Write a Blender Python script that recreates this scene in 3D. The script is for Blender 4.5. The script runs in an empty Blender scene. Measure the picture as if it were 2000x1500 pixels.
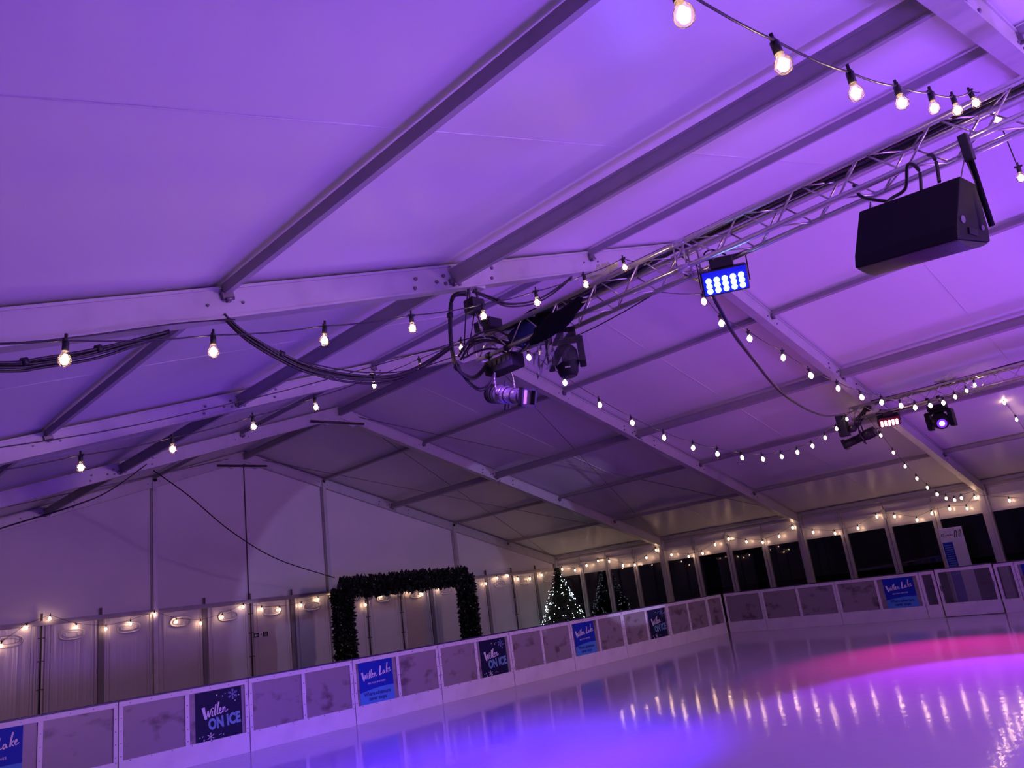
import bpy, bmesh, math, random
from mathutils import Vector, Matrix
random.seed(7)
S = bpy.context.scene
C = S.collection
R = math.radians

# ------------------------------------------------------------------ camera
YAW, PIT, ROL = 0.8067, 0.2666, -0.1350
ff = Vector((math.sin(YAW)*math.cos(PIT), math.cos(YAW)*math.cos(PIT), math.sin(PIT)))
r0 = Vector((math.cos(YAW), -math.sin(YAW), 0)); u0 = r0.cross(ff)
rr = r0*math.cos(ROL)+u0*math.sin(ROL); uu = -r0*math.sin(ROL)+u0*math.cos(ROL)
cam = bpy.data.objects.new('camera', bpy.data.cameras.new('camera')); C.objects.link(cam)
m = Matrix.Identity(4)
for i in range(3):
    m[i][0] = rr[i]; m[i][1] = uu[i]; m[i][2] = -ff[i]
m.translation = Vector((-10.177, -20.692, 1.70))
cam.matrix_world = m
cam.data.sensor_width = 36.0; cam.data.lens = 1512.87*36/2000
cam.data.clip_start = 0.05; cam.data.clip_end = 300
S.camera = cam

# ------------------------------------------------------------------ world and exposure
w = bpy.data.worlds.new('night'); S.world = w; w.use_nodes = True
w.node_tree.nodes['Background'].inputs[0].default_value = (0.05, 0.045, 0.10, 1)
w.node_tree.nodes['Background'].inputs[1].default_value = 0.02
S.view_settings.view_transform = 'Standard'; S.view_settings.look = 'None'
S.cycles.max_bounces = 4; S.cycles.diffuse_bounces = 2; S.cycles.glossy_bounces = 2; S.cycles.transmission_bounces = 2; S.cycles.transparent_max_bounces = 10
S.cycles.caustics_reflective = False; S.cycles.caustics_refractive = False; S.cycles.sample_clamp_indirect = 4.0; S.cycles.use_light_tree = False
S.view_settings.exposure = 0.0; S.view_settings.gamma = 1.0; S.view_settings.use_curve_mapping = False

# ------------------------------------------------------------------ stage lights and added fill beams
def spot(name, loc, aim, col, power, size, blend=0.5, rad=0.1):
    d = bpy.data.lights.new(name, 'SPOT'); d.energy = power; d.color = col
    d.spot_size = R(size); d.spot_blend = blend; d.shadow_soft_size = rad
    o = bpy.data.objects.new(name, d); C.objects.link(o); o.location = loc
    o.rotation_euler = (Vector(aim)-Vector(loc)).to_track_quat('-Z', 'Y').to_euler()
    return o
VIO = (0.28, 0.080, 1.0)
spot('added_uplight', (3.0, -24.5, 0.4), (0.5, -20.5, 6.0), VIO, 3000, 125, 1.0, 0.8)  # this and the next two: unseen uplights added to wash the roof violet
spot('added_uplight', (-5.0, -24.5, 0.4), (-6.0, -20.0, 5.0), VIO, 2650, 125, 1.0, 0.8)
spot('added_uplight', (8.6, -22.5, 0.4), (6.5, -19.5, 5.2), (0.36, 0.09, 1.0), 1750, 125, 1.0, 0.8)
spot('added_front_fill', (-1.5, -31.0, 3.6), (-1.0, -6.0, 1.4), (0.95, 0.50, 0.78), 2700, 75, 1.0, 0.4)  # added front fill from behind the camera, brightens boards and end wall
spot('blue_beam', (-4.22, -15.9, 3.66), (-3.9, -13.6, 0), (0.08, 0.010, 1.0), 3000, 84, 1.0, 0.08)
spot('violet_beam', (5.80, -16.36, 3.70), (-1.0, -18.1, 0), (0.26, 0.03, 1.0), 3600, 50, 0.35, 0.08)
spot('magenta_beam', (6.10, -15.34, 3.90), (3.2, -16.4, 0), (1.0, 0.01, 0.36), 1300, 66, 0.9, 0.12)
spot('wall_beam', (6.15, -14.30, 3.78), (4.9, 0, 1.45), (0.50, 0.42, 1.0), 620, 41, 0.10, 0.03)

# ------------------------------------------------------------------ helpers
def link(o, parent=None):
    C.objects.link(o)
    if parent is not None: o.parent = parent
    return o
def tag(o, label=None, cat=None, group=None, kind=None):
    if label: o['label'] = label
    if cat: o['category'] = cat
    if group: o['group'] = group
    if kind: o['kind'] = kind
    return o
def empty(name, loc=(0, 0, 0), rz=0, parent=None):
    o = bpy.data.objects.new(name, None); o.location = loc; o.rotation_euler = (0, 0, rz)
    o.empty_display_size = 0.1
    return link(o, parent)
def obj(name, me, parent=None, loc=None, rot=None, sc=None):
    o = bpy.data.objects.new(name, me)
    if loc is not None: o.location = loc
    if rot is not None: o.rotation_euler = rot
    if sc is not None: o.scale = sc
    return link(o, parent)
def frame_of(d):
    d = Vector(d).normalized()
    a = Vector((0, 0, 1)) if abs(d.z) < 0.95 else Vector((1, 0, 0))
    x = a.cross(d).normalized(); y = d.cross(x)
    return x, y, d
class MB:
    def __init__(s): s.v = []; s.f = []; s.sm = []
    def add(s, vs, fs, smooth=False):
        n = len(s.v); s.v += [tuple(p) for p in vs]
        s.f += [tuple(i+n for i in f) for f in fs]; s.sm += [smooth]*len(fs); return s
    def box(s, c, d, M=None):
        x, y, z = [q/2 for q in d]; c = Vector(c)
        vs = [Vector((i*x, j*y, k*z)) for i in (-1, 1) for j in (-1, 1) for k in (-1, 1)]
        vs = [(M @ p if M else p)+c for p in vs]
        return s.add(vs, [(0, 1, 3, 2), (4, 6, 7, 5), (0, 4, 5, 1), (2, 3, 7, 6), (0, 2, 6, 4), (1, 5, 7, 3)])
    def bbox(s, lo, hi):
        return s.box([(a+b)/2 for a, b in zip(lo, hi)], [abs(b-a) for a, b in zip(lo, hi)])
    def cyl(s, a, b, r, r2=None, n=10, cap=True):
        a = Vector(a); b = Vector(b); r2 = r if r2 is None else r2
        x, y, d = frame_of(b-a); vs = []
        for p, q in ((a, r), (b, r2)):
            vs += [p+x*math.cos(2*math.pi*i/n)*q+y*math.sin(2*math.pi*i/n)*q for i in range(n)]
        s.add(vs, [(i, (i+1) % n, n+(i+1) % n, n+i) for i in range(n)], True)
        if cap: s.add(vs, [tuple(range(n))[::-1], tuple(range(n, 2*n))])
        return s
    def tube(s, pts, r, n=6):
        pts = [Vector(p) for p in pts]; vs = []
        for i, p in enumerate(pts):
            d = pts[min(i+1, len(pts)-1)]-pts[max(i-1, 0)]
            x, y, _ = frame_of(d)
            vs += [p+x*math.cos(2*math.pi*k/n)*r+y*math.sin(2*math.pi*k/n)*r for k in range(n)]
        fs = [(i*n+k, i*n+(k+1) % n, (i+1)*n+(k+1) % n, (i+1)*n+k) for i in range(len(pts)-1) for k in range(n)]
        s.add(vs, fs, True)
        return s.add([vs[k] for k in range(n)]+[vs[-n+k] for k in range(n)], [tuple(range(n))[::-1], tuple(range(n, 2*n))])
    def lathe(s, prof, o=(0, 0, 0), ax=(0, 0, 1), n=16, smooth=True):
        x, y, d = frame_of(ax); o = Vector(o); vs = []
        for h, r in prof:
            vs += [o+d*h+(x*math.cos(2*math.pi*k/n)+y*math.sin(2*math.pi*k/n))*max(r, 1e-4) for k in range(n)]
        fs = [(i*n+k, i*n+(k+1) % n, (i+1)*n+(k+1) % n, (i+1)*n+k) for i in range(len(prof)-1) for k in range(n)]
        s.add(vs, fs, smooth)
        return s.add([vs[k] for k in range(n)]+[vs[-n+k] for k in range(n)], [tuple(range(n))[::-1], tuple(range(n, 2*n))])
    def sphere(s, c, r, n=12, m=8, sc=(1, 1, 1)):
        c = Vector(c); vs = []
        for i in range(m+1):
            t = math.pi*i/m
            for k in range(n):
                p = 2*math.pi*k/n
                vs.append(c+Vector((math.sin(t)*math.cos(p)*r*sc[0], math.sin(t)*math.sin(p)*r*sc[1], math.cos(t)*r*sc[2])))
        return s.add(vs, [(i*n+k, (i+1)*n+k, (i+1)*n+(k+1) % n, i*n+(k+1) % n) for i in range(m) for k in range(n)], True)
    def prism(s, poly, ax, lo, hi):
        """poly of (a,b) pairs in the plane across axis ax, from lo to hi"""
        def P(a, b, h):
            return (h, a, b) if ax == 0 else ((a, h, b) if ax == 1 else (a, b, h))
        n = len(poly)
        vs = [P(a, b, lo) for a, b in poly]+[P(a, b, hi) for a, b in poly]
        return s.add(vs, [(i, (i+1) % n, n+(i+1) % n, n+i) for i in range(n)]+[tuple(range(n))[::-1], tuple(range(n, 2*n))])
    def mesh(s, name, mat, bevel=0, fix=True):
        me = bpy.data.meshes.new(name); me.from_pydata(s.v, [], s.f)
        me.polygons.foreach_set('use_smooth', s.sm)
        if fix or bevel:
            bm = bmesh.new(); bm.from_mesh(me)
            bmesh.ops.remove_doubles(bm, verts=bm.verts, dist=1e-6)
            bmesh.ops.recalc_face_normals(bm, faces=bm.faces)
            if bevel:
                es = [e for e in bm.edges if len(e.link_faces) == 2 and e.calc_face_angle() > 0.6]
                bmesh.ops.bevel(bm, geom=es, offset=bevel, segments=2, affect='EDGES', profile=0.6)
            bm.to_mesh(me); bm.free()
        for q in (mat if isinstance(mat, (list, tuple)) else [mat]): me.materials.append(q)
        me.update(); return me
    def build(s, name, mat, parent=None, loc=None, rot=None, bevel=0, fix=True):
        return obj(name, s.mesh(name, mat, bevel, fix), parent, loc, rot)
def spline(pts, n=8):
    pts = [Vector(p) for p in pts]; out = []
    for i in range(len(pts)-1):
        p0 = pts[max(i-1, 0)]; p1 = pts[i]; p2 = pts[i+1]; p3 = pts[min(i+2, len(pts)-1)]
        for k in range(n):
            t = k/n
            out.append(0.5*((2*p1)+(p2-p0)*t+(2*p0-5*p1+4*p2-p3)*t*t+(3*p1-p0-3*p2+p3)*t**3))
    out.append(pts[-1]); return out
def track(d): return Vector(d).to_track_quat('Y', 'Z').to_euler()

# ------------------------------------------------------------------ materials
def mat(name, col, rough=0.5, metal=0.0, spec=0.5, bump=None, var=None, emit=None, coat=0):
    M = bpy.data.materials.new(name); M.use_nodes = True; nt = M.node_tree; b = nt.nodes['Principled BSDF']
    b.inputs['Base Color'].default_value = (*col, 1); b.inputs['Roughness'].default_value = rough
    b.inputs['Metallic'].default_value = metal; b.inputs['Specular IOR Level'].default_value = spec
    b.inputs['Coat Weight'].default_value = coat
    tc = nt.nodes.new('ShaderNodeTexCoord')
    if var:      # (scale, other colour, lo, hi, stretch)
        n = nt.nodes.new('ShaderNodeTexNoise'); n.inputs['Scale'].default_value = var[0]; n.inputs['Detail'].default_value = 5
        mp = nt.nodes.new('ShaderNodeMapping'); mp.inputs['Scale'].default_value = var[4] if len(var) > 4 else (1, 1, 1)
        rp = nt.nodes.new('ShaderNodeValToRGB'); rp.color_ramp.elements[0].position = var[2]; rp.color_ramp.elements[1].position = var[3]
        rp.color_ramp.elements[0].color = (*col, 1); rp.color_ramp.elements[1].color = (*var[1], 1)
        nt.links.new(tc.outputs['Object'], mp.inputs[0]); nt.links.new(mp.outputs[0], n.inputs['Vector'])
        nt.links.new(n.outputs['Fac'], rp.inputs[0]); nt.links.new(rp.outputs[0], b.inputs['Base Color'])
    if bump:     # (scale, strength, distance, stretch)
        n = nt.nodes.new('ShaderNodeTexNoise'); n.inputs['Scale'].default_value = bump[0]; n.inputs['Detail'].default_value = 4
        mp = nt.nodes.new('ShaderNodeMapping'); mp.inputs['Scale'].default_value = bump[3] if len(bump) > 3 else (1, 1, 1)
        bp = nt.nodes.new('ShaderNodeBump'); bp.inputs['Strength'].default_value = bump[1]; bp.inputs['Distance'].default_value = bump[2]
        nt.links.new(tc.outputs['Object'], mp.inputs[0]); nt.links.new(mp.outputs[0], n.inputs['Vector'])
        nt.links.new(n.outputs['Fac'], bp.inputs['Height']); nt.links.new(bp.outputs[0], b.inputs['Normal'])
    if emit:
        b.inputs['Emission Color'].default_value = (*emit[0], 1); b.inputs['Emission Strength'].default_value = emit[1]
    return M
def clear(name, tint, haze, hazecol, gloss_rough=0.03, ior=1.45, back=False):
    """clear sheet: transparent + a haze of diffuse, with a fresnel gloss on top"""
    M = bpy.data.materials.new(name); M.use_nodes = True; nt = M.node_tree; nt.nodes.clear()
    out = nt.nodes.new('ShaderNodeOutputMaterial')
    tr = nt.nodes.new('ShaderNodeBsdfTransparent'); tr.inputs[0].default_value = (*tint, 1)
    df = nt.nodes.new('ShaderNodeBsdfTranslucent' if back else 'ShaderNodeBsdfDiffuse'); df.inputs[0].default_value = (*hazecol, 1)
    m1 = nt.nodes.new('ShaderNodeMixShader'); m1.inputs[0].default_value = haze
    gl = nt.nodes.new('ShaderNodeBsdfGlossy'); gl.inputs['Roughness'].default_value = gloss_rough
    fr = nt.nodes.new('ShaderNodeFresnel'); fr.inputs[0].default_value = ior
    m2 = nt.nodes.new('ShaderNodeMixShader')
    nt.links.new(tr.outputs[0], m1.inputs[1]); nt.links.new(df.outputs[0], m1.inputs[2])
    nt.links.new(fr.outputs[0], m2.inputs[0]); nt.links.new(m1.outputs[0], m2.inputs[1]); nt.links.new(gl.outputs[0], m2.inputs[2])
    nt.links.new(m2.outputs[0], out.inputs[0])
    return M
M = {}
M['fabric'] = mat('roof_fabric', (0.78, 0.77, 0.77), 0.36, spec=0.35, bump=(0.5, 0.2, 0.02), var=(0.35, (0.73, 0.72, 0.73), 0.4, 0.7))
M['gable'] = mat('gable_fabric', (0.70, 0.68, 0.68), 0.38, spec=0.35, bump=(0.45, 0.2, 0.06), var=(0.5, (0.63, 0.61, 0.62), 0.4, 0.7))
M['alu'] = mat('aluminium', (0.50, 0.49, 0.50), 0.42, metal=0.25, bump=(40, 0.05, 0.002), var=(3, (0.40, 0.39, 0.41), 0.5, 0.8))
M['alud'] = mat('purlin_aluminium', (0.36, 0.34, 0.35), 0.5, metal=0.1, var=(3, (0.30, 0.28, 0.30), 0.5, 0.8))
M['steel'] = mat('truss_tube', (0.62, 0.60, 0.60), 0.30, metal=0.8, bump=(60, 0.05, 0.001))
M['bolt'] = mat('bolt_steel', (0.20, 0.18, 0.20), 0.4, metal=0.7)
M['black'] = mat('black_plastic', (0.012, 0.012, 0.014), 0.45, bump=(80, 0.1, 0.001))
M['blackm'] = mat('black_metal', (0.02, 0.02, 0.022), 0.35, metal=0.4)
M['cable'] = mat('black_cable', (0.012, 0.011, 0.012), 0.4)
M['cloth'] = mat('black_cloth', (0.006, 0.006, 0.008), 0.9, spec=0.1)
M['bluecloth'] = mat('blue_cloth', (0.02, 0.035, 0.16), 0.8)
M['speakerbox'] = mat('speaker_cabinet', (0.004, 0.004, 0.006), 0.6, spec=0.2, bump=(120, 0.15, 0.001))
M['grille'] = mat('speaker_grille', (0.022, 0.02, 0.022), 0.45, metal=0.3, bump=(140, 0.8, 0.004))
M['chrome'] = mat('lamp_metal', (0.35, 0.34, 0.36), 0.28, metal=0.8)
M['white'] = mat('white_plastic', (0.86, 0.84, 0.85), 0.4, bump=(6, 0.1, 0.004), var=(2.5, (0.77, 0.74, 0.76), 0.45, 0.75))
M['panelw'] = mat('wall_panel', (0.62, 0.60, 0.60), 0.22, spec=0.5, bump=(1.0, 0.25, 0.03, (9, 1, 0.15)), var=(1.2, (0.56, 0.54, 0.54), 0.4, 0.7))
M['ring'] = mat('panel_moulding', (0.70, 0.68, 0.66), 0.25)
M['strip'] = mat('joint_strip', (0.20, 0.18, 0.19), 0.5)
M['dark'] = mat('dark_bar', (0.05, 0.04, 0.045), 0.5, metal=0.3)
M['navy'] = mat('rail_cap', (0.03, 0.025, 0.09), 0.4)
M['ground'] = mat('ground', (0.06, 0.055, 0.06), 0.9, var=(0.8, (0.03, 0.03, 0.03), 0.4, 0.7))
M['glass'] = clear('window_glass', (0.75, 0.75, 0.8), 0.0, (0.3, 0.3, 0.35), 0.012, 1.36)
M['bulbglass'] = clear('bulb_glass', (0.97, 0.95, 0.92), 0.02, (0.9, 0.8, 0.7), 0.05, 1.12, True)
M['film'] = clear('rain_cover', (0.95, 0.95, 0.97), 0.03, (0.8, 0.8, 0.85), 0.10, 1.35)
M['socket'] = mat('bulb_holder', (0.012, 0.011, 0.012), 0.5)
M['filament'] = mat('filament', (1, 0.8, 0.5), emit=((1.0, 0.60, 0.38), 95.0))
M['bulblit'] = mat('lit_bulb', (1, 0.9, 0.8), emit=((1.0, 0.60, 0.38), 33.0))
M['fairy'] = mat('fairy_light', (1, 1, 1), emit=((0.72, 0.85, 1.0), 6.0))
M['fairydim'] = mat('fairy_light_warm', (0.3, 0.3, 0.2), emit=((1.0, 0.85, 0.6), 0.12))
M['leaf'] = mat('leaf', (0.008, 0.016, 0.010), 0.6, var=(9, (0.014, 0.024, 0.012), 0.4, 0.7))
M['needle'] = mat('fir_needle', (0.008, 0.020, 0.012), 0.6, var=(9, (0.015, 0.030, 0.015), 0.4, 0.7))
M['bark'] = mat('bark', (0.06, 0.04, 0.03), 0.8)
M['ledblue'] = mat('led_blue', (0.5, 0.6, 1), emit=((0.30, 0.72, 1.0), 9.0))
M['ledpink'] = mat('led_pink', (1, 0.5, 0.6), emit=((1.0, 0.42, 0.50), 8.0))
M['ledviolet'] = mat('led_violet', (0.8, 0.5, 1), emit=((0.75, 0.30, 1.0), 16.0))
M['ledvioletrim'] = mat('led_violet_rim', (0.1, 0.05, 0.3), emit=((0.22, 0.03, 1.0), 1.0))
M['housblue'] = mat('panel_face', (0.02, 0.02, 0.05), 0.3, emit=((0.0, 0.006, 0.85), 0.9))
M['houspink'] = mat('panel_face_dark', (0.05, 0.01, 0.015), 0.3, emit=((0.5, 0.0, 0.02), 0.12))
M['pnavy'] = mat('poster_navy', (0.012, 0.012, 0.055), 0.5, spec=0.15)
M['pblue'] = mat('poster_blue', (0.012, 0.040, 0.42), 0.5, spec=0.15)
M['psky'] = mat('poster_sky', (0.09, 0.31, 0.70), 0.5, spec=0.15)
M['pslogan'] = mat('poster_slogan', (0.008, 0.02, 0.22), 0.4)
M['pwhite'] = mat('poster_white', (0.80, 0.80, 0.82), 0.4)
M['pice'] = mat('poster_ice_blue', (0.16, 0.36, 0.52), 0.4)
M['pflake'] = mat('poster_flake', (0.20, 0.28, 0.55), 0.4)
M['signg'] = mat('sign_dark', (0.008, 0.03, 0.012), 0.4)
M['bag'] = mat('crumpled_plastic', (0.75, 0.73, 0.74), 0.35)

for k_ in ('fairy', 'fairydim', 'ledblue', 'ledpink', 'ledviolet', 'ledvioletrim'): M[k_].cycles.emission_sampling = 'NONE'
# ice: white body, wet gloss, fine scrape lines
M['ice'] = mat('ice', (0.64, 0.64, 0.70), 0.08, spec=0.6)
nt = M['ice'].node_tree; b = nt.nodes['Principled BSDF']; tc = nt.nodes.new('ShaderNodeTexCoord')
bp = None
for sc_, st, dist, stretch in ((2.2, 0.10, 0.010, (1, 1, 1)), (7.0, 0.36, 0.0042, (1, 1, 1)), (30.0, 0.10, 0.002, (0.05, 1.0, 1))):
    mp = nt.nodes.new('ShaderNodeMapping'); mp.inputs['Scale'].default_value = stretch; mp.inputs['Rotation'].default_value = (0, 0, 0.5 if stretch[0] < 1 else 0)
    n = nt.nodes.new('ShaderNodeTexNoise'); n.inputs['Scale'].default_value = sc_; n.inputs['Detail'].default_value = 3
    k = nt.nodes.new('ShaderNodeBump'); k.inputs['Strength'].default_value = st; k.inputs['Distance'].default_value = dist
    nt.links.new(tc.outputs['Object'], mp.inputs[0]); nt.links.new(mp.outputs[0], n.inputs['Vector']); nt.links.new(n.outputs['Fac'], k.inputs['Height'])
    if bp: nt.links.new(bp.outputs[0], k.inputs['Normal'])
    bp = k
nt.links.new(bp.outputs[0], b.inputs['Normal'])
# milky board panel: scuffed plastic, partly see-through
def milky(name, fac, col, dirt):
    M_ = mat(name, col, 0.30, spec=0.5, var=(3.0, dirt, 0.55, 0.68, (1, 1, 1.5)))
    nt = M_.node_tree; b = nt.nodes['Principled BSDF']; out = nt.nodes['Material Output']
    oi = nt.nodes.new('ShaderNodeObjectInfo'); vm = nt.nodes.new('ShaderNodeVectorMath'); vm.operation = 'SCALE'; vm.inputs[0].default_value = (37, 11, 23)
    nt.links.new(oi.outputs['Random'], vm.inputs['Scale'])
    for n_ in nt.nodes:
        if n_.type == 'MAPPING': nt.links.new(vm.outputs[0], n_.inputs['Location'])
    tr = nt.nodes.new('ShaderNodeBsdfTransparent'); mx = nt.nodes.new('ShaderNodeMixShader'); mx.inputs[0].default_value = fac
    nt.links.new(tr.outputs[0], mx.inputs[1]); nt.links.new(b.outputs[0], mx.inputs[2]); nt.links.new(mx.outputs[0], out.inputs[0])
    return M_
M['milky'] = milky('board_panel', 0.80, (0.38, 0.34, 0.33), (0.16, 0.13, 0.13))
M['clearpanel'] = milky('gate_panel', 0.30, (0.26, 0.25, 0.28), (0.16, 0.15, 0.18))

# ------------------------------------------------------------------ tent: roof, frames, walls
HW, ZR, RISE, NB = 12.5, 6.617, 3.7284, 7
def zr(x): return ZR-RISE*abs(x)/HW
SL = math.atan2(RISE, HW)
ceiling = tag(empty('ceiling'), kind='structure')
for side in (-1, 1):
    for k in range(NB):
        nx, ny = 20, 6; vs = []; fs = []
        for i in range(nx+1):
            for j in range(ny+1):
                x = side*(HW+0.1)*i/nx; t = j/ny
                y = -5*k-5*t
                bill = 0.025*math.sin(math.pi*t)*(0.5+0.5*abs(math.sin(math.pi*abs(x)/2.5)))
                vs.append((x, y, zr(x)+0.10+bill))
        for i in range(nx):
            for j in range(ny):
                a = i*(ny+1)+j; fs.append((a, a+1, a+ny+2, a+ny+1))
        q = MB(); q.add(vs, fs, True)
        q.add([(x, y, z+0.012) for x, y, z in vs], [f[::-1] for f in fs], True)
        q.build('fabric_panel', M['fabric'], ceiling, fix=False)
def slope_box(x0, x1, w, top, bot):
    q = MB()
    poly = [(x0, zr(x0)+top), (x1, zr(x1)+top), (x1, zr(x1)+bot), (x0, zr(x0)+bot)]
    return q.prism(poly, 1, -w/2, w/2)
# purlins (shared meshes)
def purlin_mesh(kind):
    q = MB()
    if kind == 'thin':
        q.box((0, 0, 0.035), (0.055, 4.86, 0.075)); q.box((0, 0, -0.006), (0.065, 4.86, 0.008))
    else:
        q.box((0, 0, -0.085), (0.070, 4.86, 0.13)); q.box((0, 0, -0.158), (0.088, 4.86, 0.016)); q.box((0, 0, -0.01), (0.095, 4.86, 0.02))
    return q.mesh('purlin', M['alud'])
PM = {'thin': purlin_mesh('thin'), 'thick': purlin_mesh('thick'), 'eave': MB().box((0, 0, 0.03), (0.09, 4.86, 0.09)).mesh('purlin', M['alu'])}
for k in range(5):
    for x in (0, 2.5, 5, 7.5, 10, 12.38, -2.5, -5, -7.5, -10, -12.38):
        kind = 'thick' if abs(x) in (0, 5) else 'eave' if abs(x) > 12 else 'thin'
        obj('purlin', PM[kind], ceiling, (x, -5*k-2.5, zr(x)), (0, SL*(1 if x > 0 else -1) if x else 0, 0))
for yy in (-17.55, -12.5, -7.5):
    for s in (-1, 1): MB().cyl((0.2*s, yy, zr(0.2)+0.117), (12.3*s, yy, zr(12.3)+0.117), 0.004, n=5).build('fabric_seam', M['fabric'], ceiling)
# diagonal bracing wires
wires = [((0.4, 0, 6.50), (12.3, -4.9, 3.05)), ((0.6, -4.9, 6.43), (12.3, 0, 3.03)), ((0.4, -5, 6.5), (12.3, -9.9, 3.05)), ((0.5, -9.9, 6.46), (12.3, -5, 3.03)),
         ((-0.5, -0.1, 6.45), (-12.3, -4.9, 3.05)), ((-0.5, -4.9, 6.45), (-12.3, -0.1, 3.05))]
for a, b_ in wires:
    MB().cyl(a, b_, 0.008, n=5).build('bracing_wire', M['bolt'], ceiling)
# portal frames
BOLT = MB().cyl((0, 0.012, 0), (0, -0.014, 0), 0.021, 0.018, n=8).mesh('bolt', M['bolt'])
bk = MB(); bk.box((0, -0.02, 0), (0.10, 0.04, 0.06)); bk.cyl((-0.035, -0.045, -0.035), (0.035, -0.045, -0.035), 0.015, n=8); bk.box((0.0, -0.015, -0.04), (0.03, 0.03, 0.03))
BRACKET = bk.mesh('purlin_bracket', M['bolt'])
FL = ['gable end roof frame with tie bar at the far peak', 'second roof frame from the gable end wall',
      'third roof frame from the gable wall, meeting the window wall mid-picture', 'roof frame beside the truss ends, with black cables hanging from its left rafter',
      'nearest roof frame, cut off by the top right corner']
for k in range(5):
    y = -5*k
    t = tag(empty('portal_frame', (0, y, 0)), FL[k], 'roof frame', 'tent roof frames')
    for s in (-1, 1):
        q = slope_box(0.0, s*12.45, 0.12, 0.04, -0.198)
        q.v += []; q2 = slope_box(0.0, s*12.45, 0.155, -0.198, -0.222)
        q.add(q2.v, q2.f); q3 = slope_box(0.0, s*12.45, 0.15, 0.06, 0.035); q.add(q3.v, q3.f)
        q.build('rafter', M['alu'], t)
        q = MB(); q.bbox((s*12.36, -0.10, 0), (s*12.56, 0.10, 2.95)); q.bbox((s*12.33, -0.05, 0), (s*12.36, 0.05, 2.8))
        q.build('leg', M['alu'], t)
        MB().bbox((s*12.2, -0.16, -0.01), (s*12.7, 0.16, 0.015)).build('base_plate', M['bolt'], t)
    q = MB(); q.prism([(-0.5, zr(.5)-0.215), (0, ZR-0.20), (0.5, zr(.5)-0.215), (0.35, zr(.5)-0.27), (0, ZR-0.285), (-0.35, zr(.5)-0.27)], 1, -0.05, 0.05)
    q.build('ridge_gusset', M['alu'], t)
    for s in (-1, 1):
        for x in (2.5, 5, 7.5, 10):
            thick = x == 5
            obj('purlin_bracket', BRACKET, t, (s*(x), -0.06, zr(x)-(0.14 if thick else 0.03)), (0, s*SL, 0))
            if thick:
                for dx, dz in ((-0.5, -0.06), (-0.52, -0.16), (-0.12, -0.06), (-0.1, -0.15), (-0.22, -0.12), (0.62, -0.03), (0.6, -0.15), (0.1, -0.18)):
                    xx = s*x+dx
                    obj('bolt', BOLT, t, (xx, -0.065, zr(xx)+dz))
            else:
                for dx, dz in ((0.14, -0.10), (-0.16, -0.09)):
                    xx = s*x+dx
                    obj('bolt', BOLT, t, (xx, -0.065, zr(xx)+dz), None, (0.6, 1, 0.6))
    if k < 2:
        MB().cyl((-0.82, -0.12, 6.25), (0.64, -0.12, 6.27), 0.03, n=8).build('tie_bar', M['dark'], t)

# floors
q = MB(); q.bbox((-60, -80, -0.30), (60, 40, -0.05)); tag(q.build('ground', M['ground']), kind='structure')
q = MB(); q.bbox((-12.7, -35, -0.049), (12.7, 0.2, -0.012)); tag(q.build('floor_walkway', M['ground']), kind='structure')
q = MB(); q.bbox((-9.45, -34, -0.011), (9.52, -8.68, 0.0)); tag(q.build('floor', M['ice']), kind='structure')

# gable end wall
we = tag(empty('wall_end'), kind='structure')
def gable_panel(x0, x1):
    n = 8; vs = []; fs = []
    for i in range(n+1):
        x = x0+(x1-x0)*i/n
        for z in (2.50, zr(x)+0.10): vs.append((x, 0.03+0.02*math.sin(i/n*math.pi), z))
    for i in range(n): fs.append((2*i, 2*i+2, 2*i+3, 2*i+1))
    q = MB(); q.add(vs, fs, True); q.add([(x, y+0.01, z) for x, y, z in vs], [f[::-1] for f in fs], True)
    q.build('gable_panel', M['gable'], we, fix=False)
xs = [-12.45, -7.5, -2.5, 0, 2.5, 7.5, 12.45]
for a, b_ in zip(xs[:-1], xs[1:]): gable_panel(a, b_)
for x in (-7.5, -2.5, 2.5, 7.5):
    q = MB(); q.bbox((x-0.055, -0.10, 0), (x+0.055, 0.03, zr(x)+0.02)); q.bbox((x-0.075, -0.02, 0), (x+0.075, 0.0, zr(x)))
    q.build('gable_post', M['alu'], we)
MB().bbox((-0.012, 0.0, 2.5), (0.012, 0.028, ZR-0.2)).build('seam', M['dark'], we)
q = MB(); q.bbox((-12.4, -0.09, 2.47), (12.4, 0.02, 2.53)); q.bbox((-12.4, -0.05, 2.53), (12.4, 0.02, 2.58))
q.build('rail', M['alud'], we)
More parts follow.
